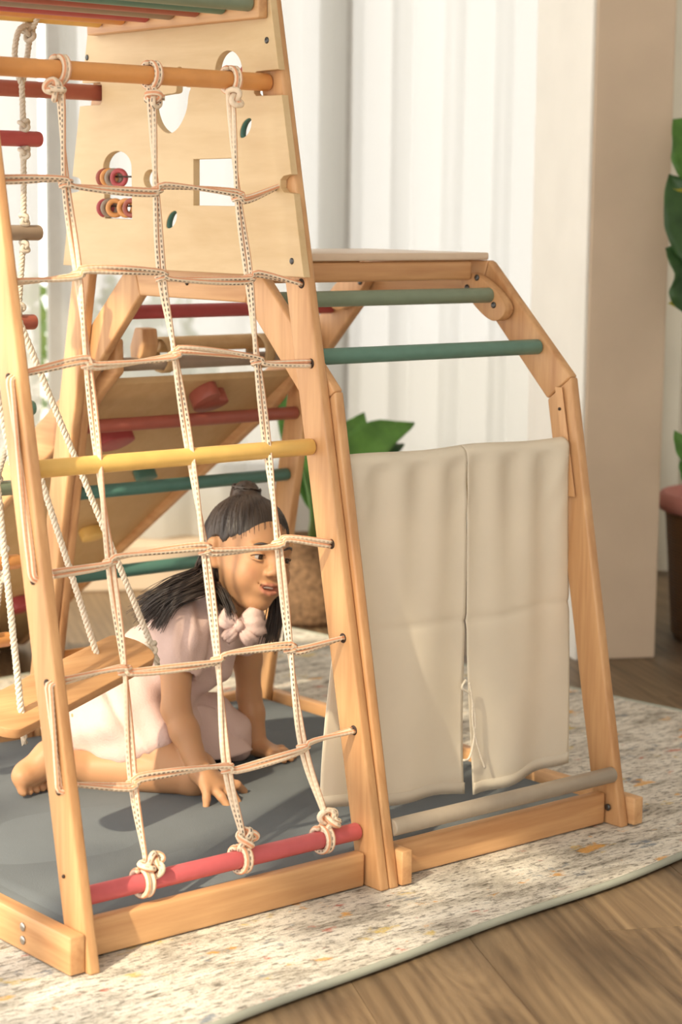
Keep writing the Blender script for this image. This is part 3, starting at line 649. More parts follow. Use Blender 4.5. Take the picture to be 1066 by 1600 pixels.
ntie([(728, 1062), (722, 1075), (735, 1085), (741, 1110), (742, 1140), (738, 1170), (732, 1186), (724, 1188)], 0)
ntie([(733, 1066), (738, 1095), (739, 1130), (746, 1165), (758, 1200)], 0)

# ------------------------------------------------------------------ smooth solid modelling for the girl
class Field:
    def __init__(s, lo, hi, h):
        s.lo = np.array(lo, float); s.h = h; s.n = np.ceil((np.array(hi)-s.lo)/h).astype(int)+1
        s.f = np.full(s.n, 1e3, np.float32)
        s.ax = [(s.lo[i]+h*np.arange(s.n[i])).astype(np.float32) for i in range(3)]
    def _box(s, lo, hi):
        a = np.maximum(0, np.floor((lo-s.lo)/s.h).astype(int)); b = np.minimum(s.n, np.ceil((hi-s.lo)/s.h).astype(int)+1)
        if np.any(b <= a): return None
        sl = tuple(slice(a[i], b[i]) for i in range(3))
        G = np.stack(np.meshgrid(*[s.ax[i][sl[i]] for i in range(3)], indexing='ij'), -1); return sl, G
    def _put(s, sl, d, k, sub):
        f = s.f[sl]
        if sub: d = -d; h = np.clip(.5-.5*(f-d)/k, 0, 1); s.f[sl] = np.where(f > 100, f, f*(1-h)+d*h+k*h*(1-h)) if k > 1e-6 else np.maximum(f, d)
        else:
            h = np.clip(.5+.5*(f-d)/k, 0, 1); m = np.minimum(f, 50)*(1-h)+d*h-k*h*(1-h); s.f[sl] = np.where(f > 100, d, m)
    def cone(s, a, b, ra, rb, k=.012, sub=False, sq=None):
        a, b = np.array(a, float), np.array(b, float); R = max(ra, rb)+k+.02
        q = s._box(np.minimum(a, b)-R, np.maximum(a, b)+R)
        if q is None: return
        sl, G = q; ab = b-a; t = np.clip(((G-a)@ab)/(ab@ab+1e-12), 0, 1); t = t.astype(np.float32)
        d = np.linalg.norm(G-(a+t[..., None]*ab), axis=-1)-(ra+(rb-ra)*t); s._put(sl, d, k, sub)
    def chain(s, pts, rads, k=.012):
        for i in range(len(pts)-1): s.cone(pts[i], pts[i+1], rads[i], rads[i+1], k)
    def ell(s, c, R, rad, k=.012, sub=False):
        """R: 3 row vectors = axes of the ellipsoid"""
        c = np.array(c, float); rad = np.array(rad, float); R = np.array(R, float); ext = np.abs(R.T)@rad+k+.02
        q = s._box(c-ext, c+ext)
        if q is None: return
        sl, G = q; L = (G-c)@R.T; k0 = np.linalg.norm(L/rad, axis=-1); k1 = np.linalg.norm(L/rad**2, axis=-1)+1e-9
        s._put(sl, k0*(k0-1)/k1, k, sub)
    def half(s, c, n, k=.004):   # keep where n.(p-c) < 0
        n = np.array(n, float); n /= np.linalg.norm(n); G = [s.ax[i]-c[i] for i in range(3)]
        d = G[0][:, None, None]*n[0]+G[1][None, :, None]*n[1]+G[2][None, None, :]*n[2]; s.f = np.maximum(s.f, d.astype(np.float32))
    def mesh(s):
        f = s.f; n = s.n; ins = f < 0
        c = np.zeros(n-1, np.int8)
        for dx in (0, 1):
            for dy in (0, 1):
                for dz in (0, 1): c += ins[dx:n[0]-1+dx, dy:n[1]-1+dy, dz:n[2]-1+dz]
        act = (c > 0) & (c < 8); idx = np.full(n-1, -1, int); I = np.argwhere(act); idx[act] = np.arange(len(I))
        acc = np.zeros((len(I), 3)); cnt = np.zeros(len(I)); cor = [(x, y, z) for x in (0, 1) for y in (0, 1) for z in (0, 1)]
        for a in cor:
            for d in range(3):
                if a[d]: continue
                b = list(a); b[d] = 1
                fa = f[I[:, 0]+a[0], I[:, 1]+a[1], I[:, 2]+a[2]]; fb = f[I[:, 0]+b[0], I[:, 1]+b[1], I[:, 2]+b[2]]
                m = (fa < 0) != (fb < 0); t = np.where(m, fa/(fa-fb+1e-12), 0); t = np.clip(t, 0, 1)
                p = np.tile(np.array(a, float), (len(I), 1)); p[:, d] += t; acc[m] += p[m]; cnt[m] += 1
        V = s.lo+s.h*(I+acc/np.maximum(cnt, 1)[:, None]); F = []
        for d in range(3):
            e1, e2 = [(1, 2), (2, 0), (0, 1)][d]
            A = [slice(None)]*3; B = [slice(None)]*3; A[d] = slice(0, -1); B[d] = slice(1, None)
            ia, ib = ins[tuple(A)], ins[tuple(B)]; X = np.argwhere(ia != ib)
            X = X[(X[:, e1] > 0) & (X[:, e2] > 0) & (X[:, e1] < n[e1]-1) & (X[:, e2] < n[e2]-1)]
            o1 = np.zeros(3, int); o1[e1] = 1; o2 = np.zeros(3, int); o2[e2] = 1
            g = lambda Y: idx[Y[:, 0], Y[:, 1], Y[:, 2]]
            q = np.stack([g(X-o1-o2), g(X-o2), g(X), g(X-o1)], 1); fl = ~ia[X[:, 0], X[:, 1], X[:, 2]]
            q[fl] = q[fl][:, ::-1]; q = q[(q >= 0).all(1)]; F += q.tolist()
        return V, F
def relax(V, F, it=2, lam=.5):
    E = np.array([(f[i], f[(i+1) % 4]) for f in F for i in range(4)]); E = np.vstack([E, E[:, ::-1]])
    for _ in range(it):
        s = np.zeros_like(V); c = np.zeros(len(V)); np.add.at(s, E[:, 0], V[E[:, 1]]); np.add.at(c, E[:, 0], 1)
        V = V+lam*(s/np.maximum(c, 1)[:, None]-V)
    return V

# joints (camera pixel, distance) -> world
GD = .0
HC = at(389, 867, 3.93)                                       # head centre
fx = np.array([.607, -.107, .788]); ux = np.array([.174, .985, 0]); lx = np.cross(ux, fx)
tow = lambda c: RT*c[0]+UP*c[1]-FW*c[2]
HF, HU, HL = tow(fx), tow(ux), tow(lx); HF /= np.linalg.norm(HF); HU -= HF*(HU@HF); HU /= np.linalg.norm(HU); HL = np.cross(HF, HU)*-1 if np.cross(HF, HU)@HL < 0 else np.cross(HF, HU)
HR = np.array([HL, HF, HU])
def hd(l, f, u): return HC+HL*l+HF*f+HU*u
J = dict(neck=at(347, 945, 3.955), head0=at(366, 908, 3.95), chest=at(300, 1000, 3.96), belly=at(232, 1062, 3.97), pelvis=at(158, 1112, 3.98),
         shn=at(276, 982, 3.875), elbn=at(275, 1108, 3.815), wrn=at(313, 1206, 3.775), shf=at(384, 975, 4.04), elbf=at(389, 1085, 4.085), wrf=at(403, 1166, 4.085),
         hipn=at(150, 1128, 3.92), knn=at(303, 1208, 3.825), calfn=at(205, 1203, 3.845), ankn=at(92, 1192, 3.83),
         hipf=at(180, 1118, 4.04), knf=at(350, 1150, 4.09), calff=at(240, 1160, 4.13), ankf=at(150, 1165, 4.12))
GIRL = empty('person', onz(190, 1215, .047), 'child in a pale pink dress kneeling on the mat behind the net', 'person')
M_skin, nt, b = mat('brown skin')
at_ = N(nt, 'ShaderNodeAttribute', attribute_name='tint'); nz = N(nt, 'ShaderNodeTexNoise', i_Scale=40., i_Detail=3.)
mx = N(nt, 'ShaderNodeMix', data_type='RGBA'); mx.inputs['A'].default_value = (.50, .265, .135, 1); mx.inputs['B'].default_value = (.40, .15, .10, 1)
nt.links.new(at_.outputs['Fac'], mx.inputs['Factor']); nt.links.new(mx.outputs['Result'], b.inputs['Base Color'])
b.inputs['Roughness'].default_value = .5; b.inputs['Subsurface Weight'].default_value = .18; b.inputs['Subsurface Radius'].default_value = (.012, .004, .002); b.inputs['Subsurface Scale'].default_value = 1.
b.inputs['Specular IOR Level'].default_value = .35

def build_body():
    allp = np.array(list(J.values())); lo = allp.min(0)-.17; hi = allp.max(0)+.14; lo[2] = .03; hi[2] = HC[2]+.14
    B = Field(lo, hi, .0029)
    # head
    B.ell(hd(0, -.006, .022), HR, (.070, .086, .080), .01)
    B.ell(hd(0, .022, -.030), HR, (.058, .060, .066), .03)
    B.ell(hd(0, .050, -.084), HR, (.024, .021, .017), .028)
    for s in (-1, 1):
        B.ell(hd(s*.034, .052, -.036), HR, (.026, .024, .026), .022)
        B.ell(hd(s*.031, .0865, .003), HR, (.0165, .010, .0105), .010, True)        # eye socket
        B.ell(hd(s*.0305, .0665, .002), HR, (.016, .0125, .0120), .005)              # lids / ball
        B.cone(hd(s*.012, .083, .020), hd(s*.044, .068, .021), .006, .005, .010)     # brow
        B.ell(hd(s*.0105, .0885, -.026), HR, (.0075, .008, .0065), .005)             # wing of the nose
        B.chain([hd(s*.074, -.016, .012), hd(s*.076, -.022, -.002), hd(s*.067, -.010, -.028)], [.0120, .0125, .0080], .005)  # ear
        B.ell(hd(s*.089, -.013, .003), HR, (.009, .008, .013), .004, True)
    B.cone(hd(0, .083, .010), hd(0, .096, -.018), .0068, .0090, .010)
    B.ell(hd(0, .0975, -.020), HR, (.0090, .0080, .0080), .006)
    B.ell(hd(0, .074, -.054), HR, (.026, .0135, .016), .012)
    for s in (-1, 1):
        B.chain([hd(s*.0255, .0715, -.0455), hd(s*.012, .0858, -.0470), hd(0, .0885, -.0478)], [.0028, .0042, .0046], .004)
        B.chain([hd(s*.0245, .0720, -.0475), hd(s*.012, .0842, -.0600), hd(0, .0862, -.0630)], [.0026, .0048, .0056], .004)
    B.ell(hd(0, .091, -.0545), HR, (.0165, .017, .0046), .0025, True)
    for s in (-1, 1): B.cone(hd(s*.008, .090, -.0545), hd(s*.0255, .0765, -.0465), .0034, .0014, .0025, True)
    # neck, trunk
    B.chain([hd(0, -.012, -.05), J['head0'], J['neck'], J['chest']], [.035, .031, .034, .062], .02)
    B.chain([J['shn'], J['neck']+(J['chest']-J['neck'])*.25, J['shf']], [.034, .045, .034], .03)
    B.chain([J['chest'], J['belly'], J['pelvis']], [.078, .074, .088], .03)
    # arms
    B.chain([J['shn'], J['shn']+(J['elbn']-J['shn'])*.45, J['elbn'], J['elbn']+(J['wrn']-J['elbn'])*.35, J['wrn']], [.034, .0310, .0262, .0265, .0185], .012)
    B.chain([J['shf'], J['shf']+(J['elbf']-J['shf'])*.5, J['elbf'], J['elbf']+(J['wrf']-J['elbf'])*.35, J['wrf']], [.033, .028, .0235, .0240, .0180], .012)
    # near hand
    kn = [at(322, 1232, 3.748), at(334, 1233, 3.758), at(346, 1229, 3.775), at(352, 1221, 3.795)]
    pc = at(322, 1216, 3.768)
    for q in kn: B.cone(J['wrn'], q, .0165, .0105, .010)
    B.cone(pc, (kn[1]+kn[2])/2, .014, .012, .01)
    fing = [[kn[0], at(323, 1248, 3.738), at(322, 1261, 3.734)], [kn[1], at(346, 1245, 3.745), at(356, 1260, 3.742)], [kn[2], at(362, 1240, 3.765), at(372, 1253, 3.765)], [kn[3], at(370, 1226, 3.803), at(382, 1236, 3.822)]]
    for g, r in zip(fing, (.0076, .0083, .0086, .0084)): B.chain(g, [r*1.1, r, r*.82], .004)
    B.chain([at(326, 1212, 3.790), at(343, 1214, 3.825), at(356, 1221, 3.845)], [.011, .0092, .0078], .006)
    # far hand
    kn = [at(424, 1180, 4.035), at(428, 1178, 4.050), at(429, 1175, 4.066), at(427, 1171, 4.080)]
    for q in kn: B.cone(J['wrf'], q, .0155, .0100, .010)
    for q, (px, py, D) in zip(kn, ((444, 1188, 4.035), (455, 1186, 4.055), (459, 1182, 4.080), (452, 1178, 4.105))):
        B.chain([q, (q+at(px, py, D))/2+np.array([0, 0, .006]), at(px, py, D)], [.0088, .0082, .0066], .004)
    B.chain([at(412, 1170, 4.095), at(420, 1166, 4.115), at(430, 1170, 4.13)], [.010, .0085, .007], .006)
    # near leg
    B.chain([J['hipn'], J['hipn']+(J['knn']-J['hipn'])*.5, J['knn']], [.074, .060, .045], .004)
    B.chain([J['knn'], J['calfn'], at(140, 1200, 3.855), J['ankn']], [.041, .040, .033, .025], .004)
    ball = at(43, 1210, 3.80); heel = at(76, 1180, 3.815)
    B.chain([J['ankn'], heel], [.025, .025], .012); B.chain([heel, ball], [.026, .025], .015); B.cone(J['ankn'], ball, .022, .022, .014)
    side = RT*.35+FW*.93; side[2] = 0; side /= np.linalg.norm(side)
    for i in range(5):
        o = side*(-.030+.0150*i); r = [.0068, .0070, .0076, .0082, .0105][i]; e = [at(50, 1233, 3.802), at(53, 1234, 3.802), at(57, 1234, 3.802), at(60, 1234, 3.802), at(63, 1233, 3.802)][i]
        B.chain([ball+o*.8, (ball+e)/2+o+np.array([0, 0, -.010]), e+o], [.010, r*1.05, r], .0025)
    B.cone(ball-side*.018, ball+side*.018, .020, .021, .012)
    # far leg
    B.chain([J['hipf'], J['knf']], [.070, .043], .02); B.chain([J['knf'], J['calff'], J['ankf']], [.040, .038, .024], .015)
    V, F = B.mesh(); V = relax(V, F, 2, .45); return V, F
V, F = build_body()
body = obj('body', (V, F), M_skin, GIRL)
P = (V-HC)@HR.T
d = np.sqrt((P[:, 0]/.0225)**2+((P[:, 2]+.0545)/.0125)**2); lip = np.clip((1.10-d)/.25, 0, 1)*(P[:, 1] > .07)
blush = .30*np.exp(-(((np.abs(P[:, 0])-.040)/.016)**2+((P[:, 2]+.030)/.016)**2))*(P[:, 1] > .03)
attr = body.data.attributes.new('tint', 'FLOAT', 'POINT'); attr.data.foreach_set('value', np.clip(np.maximum(lip*.9, blush), 0, 1).astype(np.float32))
# eyes, brows, teeth
M_eye, nt, b = mat('brown eye'); tc = N(nt, 'ShaderNodeTexCoord'); sp = N(nt, 'ShaderNodeVectorMath', operation='LENGTH'); sub = N(nt, 'ShaderNodeVectorMath', operation='MULTIPLY'); sub.inputs[1].default_value = (1, 0, 1)
nt.links.new(tc.outputs['Object'], sub.inputs[0]); nt.links.new(sub.outputs[0], sp.inputs[0])
mr = N(nt, 'ShaderNodeMapRange'); mr.inputs['From Max'].default_value = .012; nt.links.new(sp.outputs['Value'], mr.inputs[0])
r_ = ramp(nt, [(.0, (.006, .004, .003)), (.24, (.008, .005, .004)), (.27, (.06, .026, .012)), (.58, (.030, .013, .008)), (.63, (.38, .33, .30))]); r_.color_ramp.interpolation = 'LINEAR'
nt.links.new(mr.outputs[0], r_.inputs[0]); nt.links.new(r_.outputs[0], b.inputs['Base Color']); b.inputs['Roughness'].default_value = .08
M_hair, nt, b = mat('dark brown hair'); b.inputs['Base Color'].default_value = (.042, .029, .023, 1); b.inputs['Roughness'].default_value = .45; b.inputs['Specular IOR Level'].default_value = .55
M_teeth = plain('teeth', (.80, .76, .68), .3)
def sph(c, r, m, name, parent, squash=(1, 1, 1), n=16, look=None):
    Vv = []; Ff = []
    for j in range(n+1):
        for i in range(n*2):
            th = math.pi*j/n; ph = math.pi*i/n; Vv.append((r*squash[0]*math.sin(th)*math.cos(ph), r*squash[1]*math.cos(th), r*squash[2]*math.sin(th)*math.sin(ph)))
    for j in range(n):
        for i in range(n*2): k2 = (i+1) % (n*2); Ff.append((j*n*2+i, j*n*2+k2, (j+1)*n*2+k2, (j+1)*n*2+i))
    me = bpy.data.meshes.new(name); me.from_pydata(Vv, [], Ff); me.polygons.foreach_set('use_smooth', [True]*len(me.polygons)); me.materials.append(m)
    o = bpy.data.objects.new(name, me); COL.objects.link(o); o.parent = parent; o.location = c-wl(parent)
    return o
gaze = HF*.95+HL*.24-HU*.08; gaze /= np.linalg.norm(gaze)
for s in (-1, 1):
    ec = hd(s*.0305, .0690, .0020)
    e = sph(ec, .0120, M_eye, 'eye', GIRL)
    yv = gaze; xv = np.cross(yv, HU); xv /= np.linalg.norm(xv); zv = np.cross(xv, yv)
    e.rotation_euler = Matrix(((xv[0], yv[0], zv[0]), (xv[1], yv[1], zv[1]), (xv[2], yv[2], zv[2]))).to_euler()
    # upper lid with lashes, lower lid
    up_ = [hd(s*.0305+s*.0155*math.cos(t), .0722+.0095*math.sin(t)-.004*abs(math.cos(t)), .0020+.0062*math.sin(t)**.8) for t in np.linspace(.05, math.pi-.05, 16)]
    obj('upper_lid', tube(up_, [.0012]+[.0021]*14+[.0012], 8), M_skin, GIRL)
    obj('eyelashes', tube([p+HF*.0012-HU*.0012 for p in up_], [.0005]+[.0010]*14+[.0005], 6), M_hair, GIRL)
    lo_ = [hd(s*.0305+s*.0150*math.cos(t), .0722+.0090*math.sin(t)-.004*abs(math.cos(t)), .0005-.0052*math.sin(t)**.8) for t in np.linspace(.05, math.pi-.05, 16)]
    obj('lower_lid', tube(lo_, [.0010]+[.0019]*14+[.0010], 8), M_skin, GIRL)
    bw = spline([hd(s*.013, .0895, .0215), hd(s*.024, .0880, .0265), hd(s*.036, .0800, .0270), hd(s*.047, .0690, .0215)], 14)
    obj('eyebrow', tube(bw, [.0012, .0018, .0022]+[.0024]*6+[.0020, .0017, .0014, .0010, .0006], 8), M_hair, GIRL)
tp = [hd(x, .0790-14*x*x, .0-.0515) for x in np.linspace(-.0125, .0125, 12)]
obj('teeth', xf(tube(tp, .0034, 8), lambda p: p), M_teeth, GIRL)
tint0 = None

# hair: cap, bun and long locks
def build_hair():
    lo = HC-.16; hi = HC+.17; Hh = Field(lo, hi, .0035)
    Hh.ell(hd(0, -.018, .034), HR, (.0765, .0900, .0805), .01)
    Hh.ell(hd(0, -.040, -.010), HR, (.070, .060, .070), .03)
    for s in (-1, 1): Hh.ell(hd(s*.066, .050, -.020), HR, (.034, .050, .050), .012, True)
    Hh.ell(hd(0, .060, -.015), HR, (.058, .060, .070), .012, True)
    for s in (-1, 1): Hh.cone(hd(s*.071, -.010, .010), hd(s*.071, -.004, -.026), .016, .014, .004, True)
    Hh.ell(hd(0, -.045, .112), HR, (.030, .028, .021), .012); Hh.ell(hd(0, -.044, .126), HR, (.020, .020, .013), .008)
    V, F = Hh.mesh(); return relax(V, F, 1, .4), F
V, F = build_hair(); P = (V-HC)@HR.T
ang = np.arctan2(P[:, 0], P[:, 1]+.05); V = V+np.clip((.055-P[:, 1])/.03, 0, 1)[:, None]*(.0011*np.sin(ang*46+P[:, 2]*60)+.0009*np.sin(ang*83-P[:, 2]*40))[:, None]*((V-HC)/np.linalg.norm(V-HC, axis=1)[:, None])
obj('hair_cap', (V, F), M_hair, GIRL)
def lock(paths, n, spread, r0, r1, seed, seg=5, k=22):
    rnd = np.random.RandomState(seed); bits = []
    base = [np.array(p, float) for p in paths]
    for i in range(n):
        o = rnd.normal(size=3); o *= spread*rnd.rand()**.5/np.linalg.norm(o); o2 = rnd.normal(size=3)*spread*.35; w = rnd.uniform(.75, 1.25); ln = rnd.uniform(.82, 1.08)
        pts = [p+o*(.55+.5*j/len(base)*w)+o2*(j/len(base))**1.5 for j, p in enumerate(base)]
        pts[-1] = pts[-2]+(pts[-1]-pts[-2])*ln
        q = spline(pts, k); q[:, 2] += .0015*np.sin(np.arange(k)*.7+i)
        bits.append(tube(q, np.linspace(r0, r1, k)*rnd.uniform(.7, 1.2), seg, caps=False))
    return merge(*bits)
L1 = [hd(-.050, -.045, .03), hd(-.062, -.055, -.035), at(318, 905, 3.865), at(285, 925, 3.835), at(252, 942, 3.83), at(226, 968, 3.84)]
L2 = [hd(-.030, -.070, .03), hd(-.045, -.075, -.03), at(312, 900, 3.90), at(275, 915, 3.88), at(243, 935, 3.87), at(221, 950, 3.88)]
L3 = [hd(-.056, -.030, .00), hd(-.060, -.040, -.050), at(325, 920, 3.85), at(300, 930, 3.822), at(270, 945, 3.815), at(248, 978, 3.815)]
obj('long_hair', merge(lock(L1, 150, .022, .0018, .0005, 1), lock(L2, 130, .024, .0018, .0005, 2), lock(L3, 60, .014, .0016, .0005, 3)), M_hair, GIRL)
L4 = [hd(-.060, -.020, -.020), hd(-.060, -.022, -.060), at(346, 925, 3.86), at(356, 945, 3.845), at(362, 962, 3.84)]
L5 = [hd(.060, -.020, .0), hd(.066, -.010, -.050), at(432, 935, 3.975), at(430, 970, 3.97), at(424, 1004, 3.97)]
L6 = [hd(-.055, -.035, -.03), hd(-.050, -.040, -.075), at(342, 940, 3.885), at(352, 955, 3.87)]
obj('side_locks', merge(lock(L4, 45, .012, .0014, .0005, 4), lock(L5, 110, .021, .0018, .0006, 5), lock(L6, 50, .016, .0014, .0005, 6)), M_hair, GIRL)
# combed strands over the cap
rnd = np.random.RandomState(3); bits = []
for i in range(700):
    th = rnd.uniform(-2.9, 2.9); el = rnd.uniform(-.30, .75); c0 = np.array([0, -.018, .034]); rr_ = np.array([.0765, .0900, .0805])
    s0 = c0+rr_*np.array([math.sin(th)*math.cos(el), math.cos(th)*math.cos(el), math.sin(el)])
    hdq = ((s0-np.array([0, -.006, .022]))/np.array([.070, .086, .080])); 
    if np.linalg.norm(hdq) < .968 or (abs(s0[0]) > .03 and s0[1] > -.022 and s0[2] < .022): continue
    tgt = np.array([0, -.045, .112]); pts = []
    for t in np.linspace(0, 1, 10):
        q = s0*(1-t)+tgt*t; dv = (q-c0)/rr_; dv = dv/max(np.linalg.norm(dv), 1e-6); q2 = c0+dv*rr_*(1.004+.006*math.sin(i)*t); hq = (q2-np.array([0, -.006, .022]))/np.array([.070, .086, .080]); hn = np.linalg.norm(hq); q2 = q2 if hn > 1.006 else np.array([0, -.006, .022])+hq/hn*1.006*np.array([.070, .086, .080]); pts.append(hd(*q2))
    bits.append(tube(pts, np.linspace(.0004, .0011, 10), 5, caps=False))
for i in range(46):
    t0 = rnd.uniform(0, 6.28); tl = rnd.uniform(-.5, .5); pts = []
    for t in np.linspace(t0, t0+rnd.uniform(2, 4), 12): pts.append(hd(.029*math.cos(t), -.045+.027*math.sin(t)*math.cos(tl), .114+.018*math.sin(t)*math.sin(tl)+rnd.uniform(-.0004, .0004)+.010*math.cos(i)))
    bits.append(tube(pts, .0013, 5, caps=False))
obj('hair_strands', merge(*bits), M_hair, GIRL)

def build_dress():
    lo = np.array([-.42, .36, .03]); hi = np.array([.42, 1.06, .50]); allp = np.array([J[k] for k in ('shn', 'shf', 'pelvis', 'knf', 'hipn', 'neck')]); lo = allp.min(0)-.15; hi = allp.max(0)+.12; lo[2] = .045
    Dd = Field(lo, hi, .0042)
    Dd.chain([J['neck']+(J['chest']-J['neck'])*.35, J['chest'], J['belly'], J['pelvis']], [.052, .090, .088, .100], .03)
    Dd.chain([J['shn'], J['neck']+(J['chest']-J['neck'])*.30, J['shf']], [.044, .050, .044], .03)
    # puff sleeves
    c = at(281, 988, 3.868); axd = J['elbn']-J['shn']; axd /= np.linalg.norm(axd); e1 = np.cross(axd, FW); e1 /= np.linalg.norm(e1); e2 = np.cross(axd, e1)
    Dd.ell(c+axd*.004, [axd, e1, e2], (.060, .052, .052), .02)
    Dd.cone(c+axd*.035, c+axd*.062, .050, .043, .012)
    c2 = J['shf']+(J['elbf']-J['shf'])*.12; Dd.ell(c2, [axd, e1, e2], (.044, .042, .042), .02)
    # skirt
    Dd.chain([J['pelvis'], at(190, 1125, 3.915), at(232, 1150, 3.87)], [.104, .090, .066], .03)
    Dd.chain([at(140, 1130, 3.93), at(185, 1150, 3.875), at(240, 1160, 3.855)], [.080, .060, .045], .03)
    Dd.chain([J['pelvis'], at(250, 1115, 4.02), at(335, 1140, 4.06), at(360, 1150, 4.07)], [.095, .075, .058, .048], .03)
    Dd.cone(at(270, 1140, 3.93), at(250, 1110, 4.0), .045, .07, .03)
    # neckline
    Dd.ell(at(368, 936, 3.915), [RT, UP, FW], (.040, .034, .060), .008, True)
    Dd.cone(c+axd*.060, c+axd*.12, .028, .032, .006, True)
    # hem: hollow underneath
    Dd.cone(at(300, 1192, 3.83), at(205, 1214, 3.85), .048, .040, .01, True); Dd.cone(at(205, 1214, 3.85), at(110, 1206, 3.86), .040, .036, .01, True)
    Dd.cone(at(345, 1195, 4.03), at(280, 1192, 4.03), .020, .020, .008, True)
    V, F = Dd.mesh(); V = relax(V, F, 2, .5); return V, F
V, F = build_dress()
def fold(V):
    a = (V-J['pelvis'])@RT; bz = V[:, 2]; dd = (V-J['pelvis'])@FW
    w = np.clip((.30-bz)/.2, 0, 1)
    axt = J['pelvis']-J['belly']; axt = axt/np.linalg.norm(axt); wst = J['belly']+(J['pelvis']-J['belly'])*.45; q = (V-wst)@axt
    rad = V-wst-np.outer(q, axt); th = np.arctan2(rad@UP, rad@FW)
    f = -.0065*np.exp(-(q/.007)**2)+.0042*np.clip(q/.03, 0, 1)*np.exp(-np.clip(q, 0, 1)/.10)*np.sin(th*15+3*np.sin(q*25))
    f += .0030*w*np.sin(a*60+dd*35+bz*30)+.0026*np.sin(a*38-bz*85+dd*20)+.0014*np.sin(a*130+bz*60)
    sl = np.exp(-(np.linalg.norm(V-at(281, 988, 3.868), axis=1)/.07)**2); f += sl*.0042*np.sin(a*170-bz*25+dd*60)
    return f
me_n = bpy.data.meshes.new('t'); me_n.from_pydata(V.tolist(), [], F); me_n.update(); nv = np.zeros(len(V)*3); me_n.vertices.foreach_get('normal', nv); bpy.data.meshes.remove(me_n)
V = V+nv.reshape(-1, 3)*fold(V)[:, None]
obj('dress', (V, F), M_dress, GIRL)
# bow at the neckline
def bow():
    c = at(372, 977, 3.868); bits = []
    def petal(tip, w, n=9, m=9):
        Vv = []; Ff = []; ax_ = tip-c; L = np.linalg.norm(ax_); ax_ = ax_/L; sd_ = np.cross(ax_, FW); sd_ /= np.linalg.norm(sd_); nm_ = np.cross(sd_, ax_); nm_ = nm_ if nm_@FW < 0 else -nm_
        for i in range(n+1):
            t = i/n
            for j in range(m+1):
                s_ = (j/m-.5)*2; ww = w*(.22+.78*math.sin(min(1, t*1.15)*math.pi*.62))
                Vv.append(c+ax_*L*t+sd_*ww*s_*.5+nm_*(.018*math.sin(math.pi*t)*(1-s_*s_*.6)+.0022*math.sin(s_*9+t*3)))
        for i in range(n):
            for j in range(m): a_ = i*(m+1)+j; Ff.append((a_, a_+1, a_+m+2, a_+m+1))
        return (np.array(Vv), Ff)
    for p, w in ((at(344, 962, 3.858), .036), (at(411, 968, 3.885), .056), (at(396, 1006, 3.875), .026), (at(352, 1000, 3.862), .022)): bits.append(petal(p, w))
    k_ = tube([c+UP*.012, c+UP*.006, c, c-UP*.006, c-UP*.012], [.004, .010, .012, .010, .004], 12); bits.append((k_[0]-FW*.012, k_[1]))
    o = obj('bow', merge(*bits), M_dress, GIRL); md = o.modifiers.new('thickness', 'SOLIDIFY'); md.thickness = .0025
bow()
def flap():
    E4 = [at(268, 1116, 3.965), at(345, 1112, 4.02), at(394, 1172, 4.03), at(306, 1187, 3.965)]; n = 18; Vv = []; Ff = []
    for j in range(n+1):
        for i in range(n+1):
            s_, t_ = i/n, j/n; p = (E4[0]*(1-s_)+E4[1]*s_)*(1-t_)+(E4[3]*(1-s_)+E4[2]*s_)*t_
            p = p-FW*(.020*math.sin(math.pi*s_)+.005*math.sin(7*s_+2)*t_)+UP*(.018*math.sin(math.pi*s_)*(1-t_)-.006*math.sin(math.pi*s_)*t_); Vv.append(p)
    for j in range(n):
        for i in range(n): a_ = j*(n+1)+i; Ff.append((a_, a_+1, a_+n+2, a_+n+1))
    o = obj('skirt_flap', (Vv, Ff), M_dress, GIRL); md = o.modifiers.new('thickness', 'SOLIDIFY'); md.thickness = .003
flap()

# ------------------------------------------------------------------ plants
def leafmat(name, c0, c1):
    m, nt, b = mat(name); tc = N(nt, 'ShaderNodeTexCoord'); nz = N(nt, 'ShaderNodeTexNoise', i_Scale=12., i_Detail=4.); nt.links.new(tc.outputs['Object'], nz.inputs['Vector'])
    r = ramp(nt, [(.35, c0), (.7, c1)]); nt.links.new(nz.outputs['Fac'], r.inputs[0]); nt.links.new(r.outputs[0], b.inputs['Base Color']); b.inputs['Roughness'].default_value = .38
    t = N(nt, 'ShaderNodeBsdfTranslucent'); nt.links.new(r.outputs[0], t.inputs['Color']); mx = N(nt, 'ShaderNodeMixShader'); mx.inputs[0].default_value = .35
    nt.links.new(b.outputs[0], mx.inputs[1]); nt.links.new(t.outputs[0], mx.inputs[2]); nt.links.new(mx.outputs[0], nt.nodes['Material Output'].inputs['Surface']); return m
M_leaf = leafmat('broad green leaf', (.07, .19, .035), (.15, .34, .06)); M_leafd = leafmat('deep green leaf', (.035, .09, .03), (.07, .16, .05)); M_leafy = leafmat('yellow green leaf', (.35, .32, .03), (.5, .45, .06))
M_stem = plain('green stem', (.10, .20, .05), .5); M_bark = plain('woven brown pot', (.20, .115, .06), .9, .35, 60, .6); M_soil = plain('dark soil', (.04, .03, .02), .95)
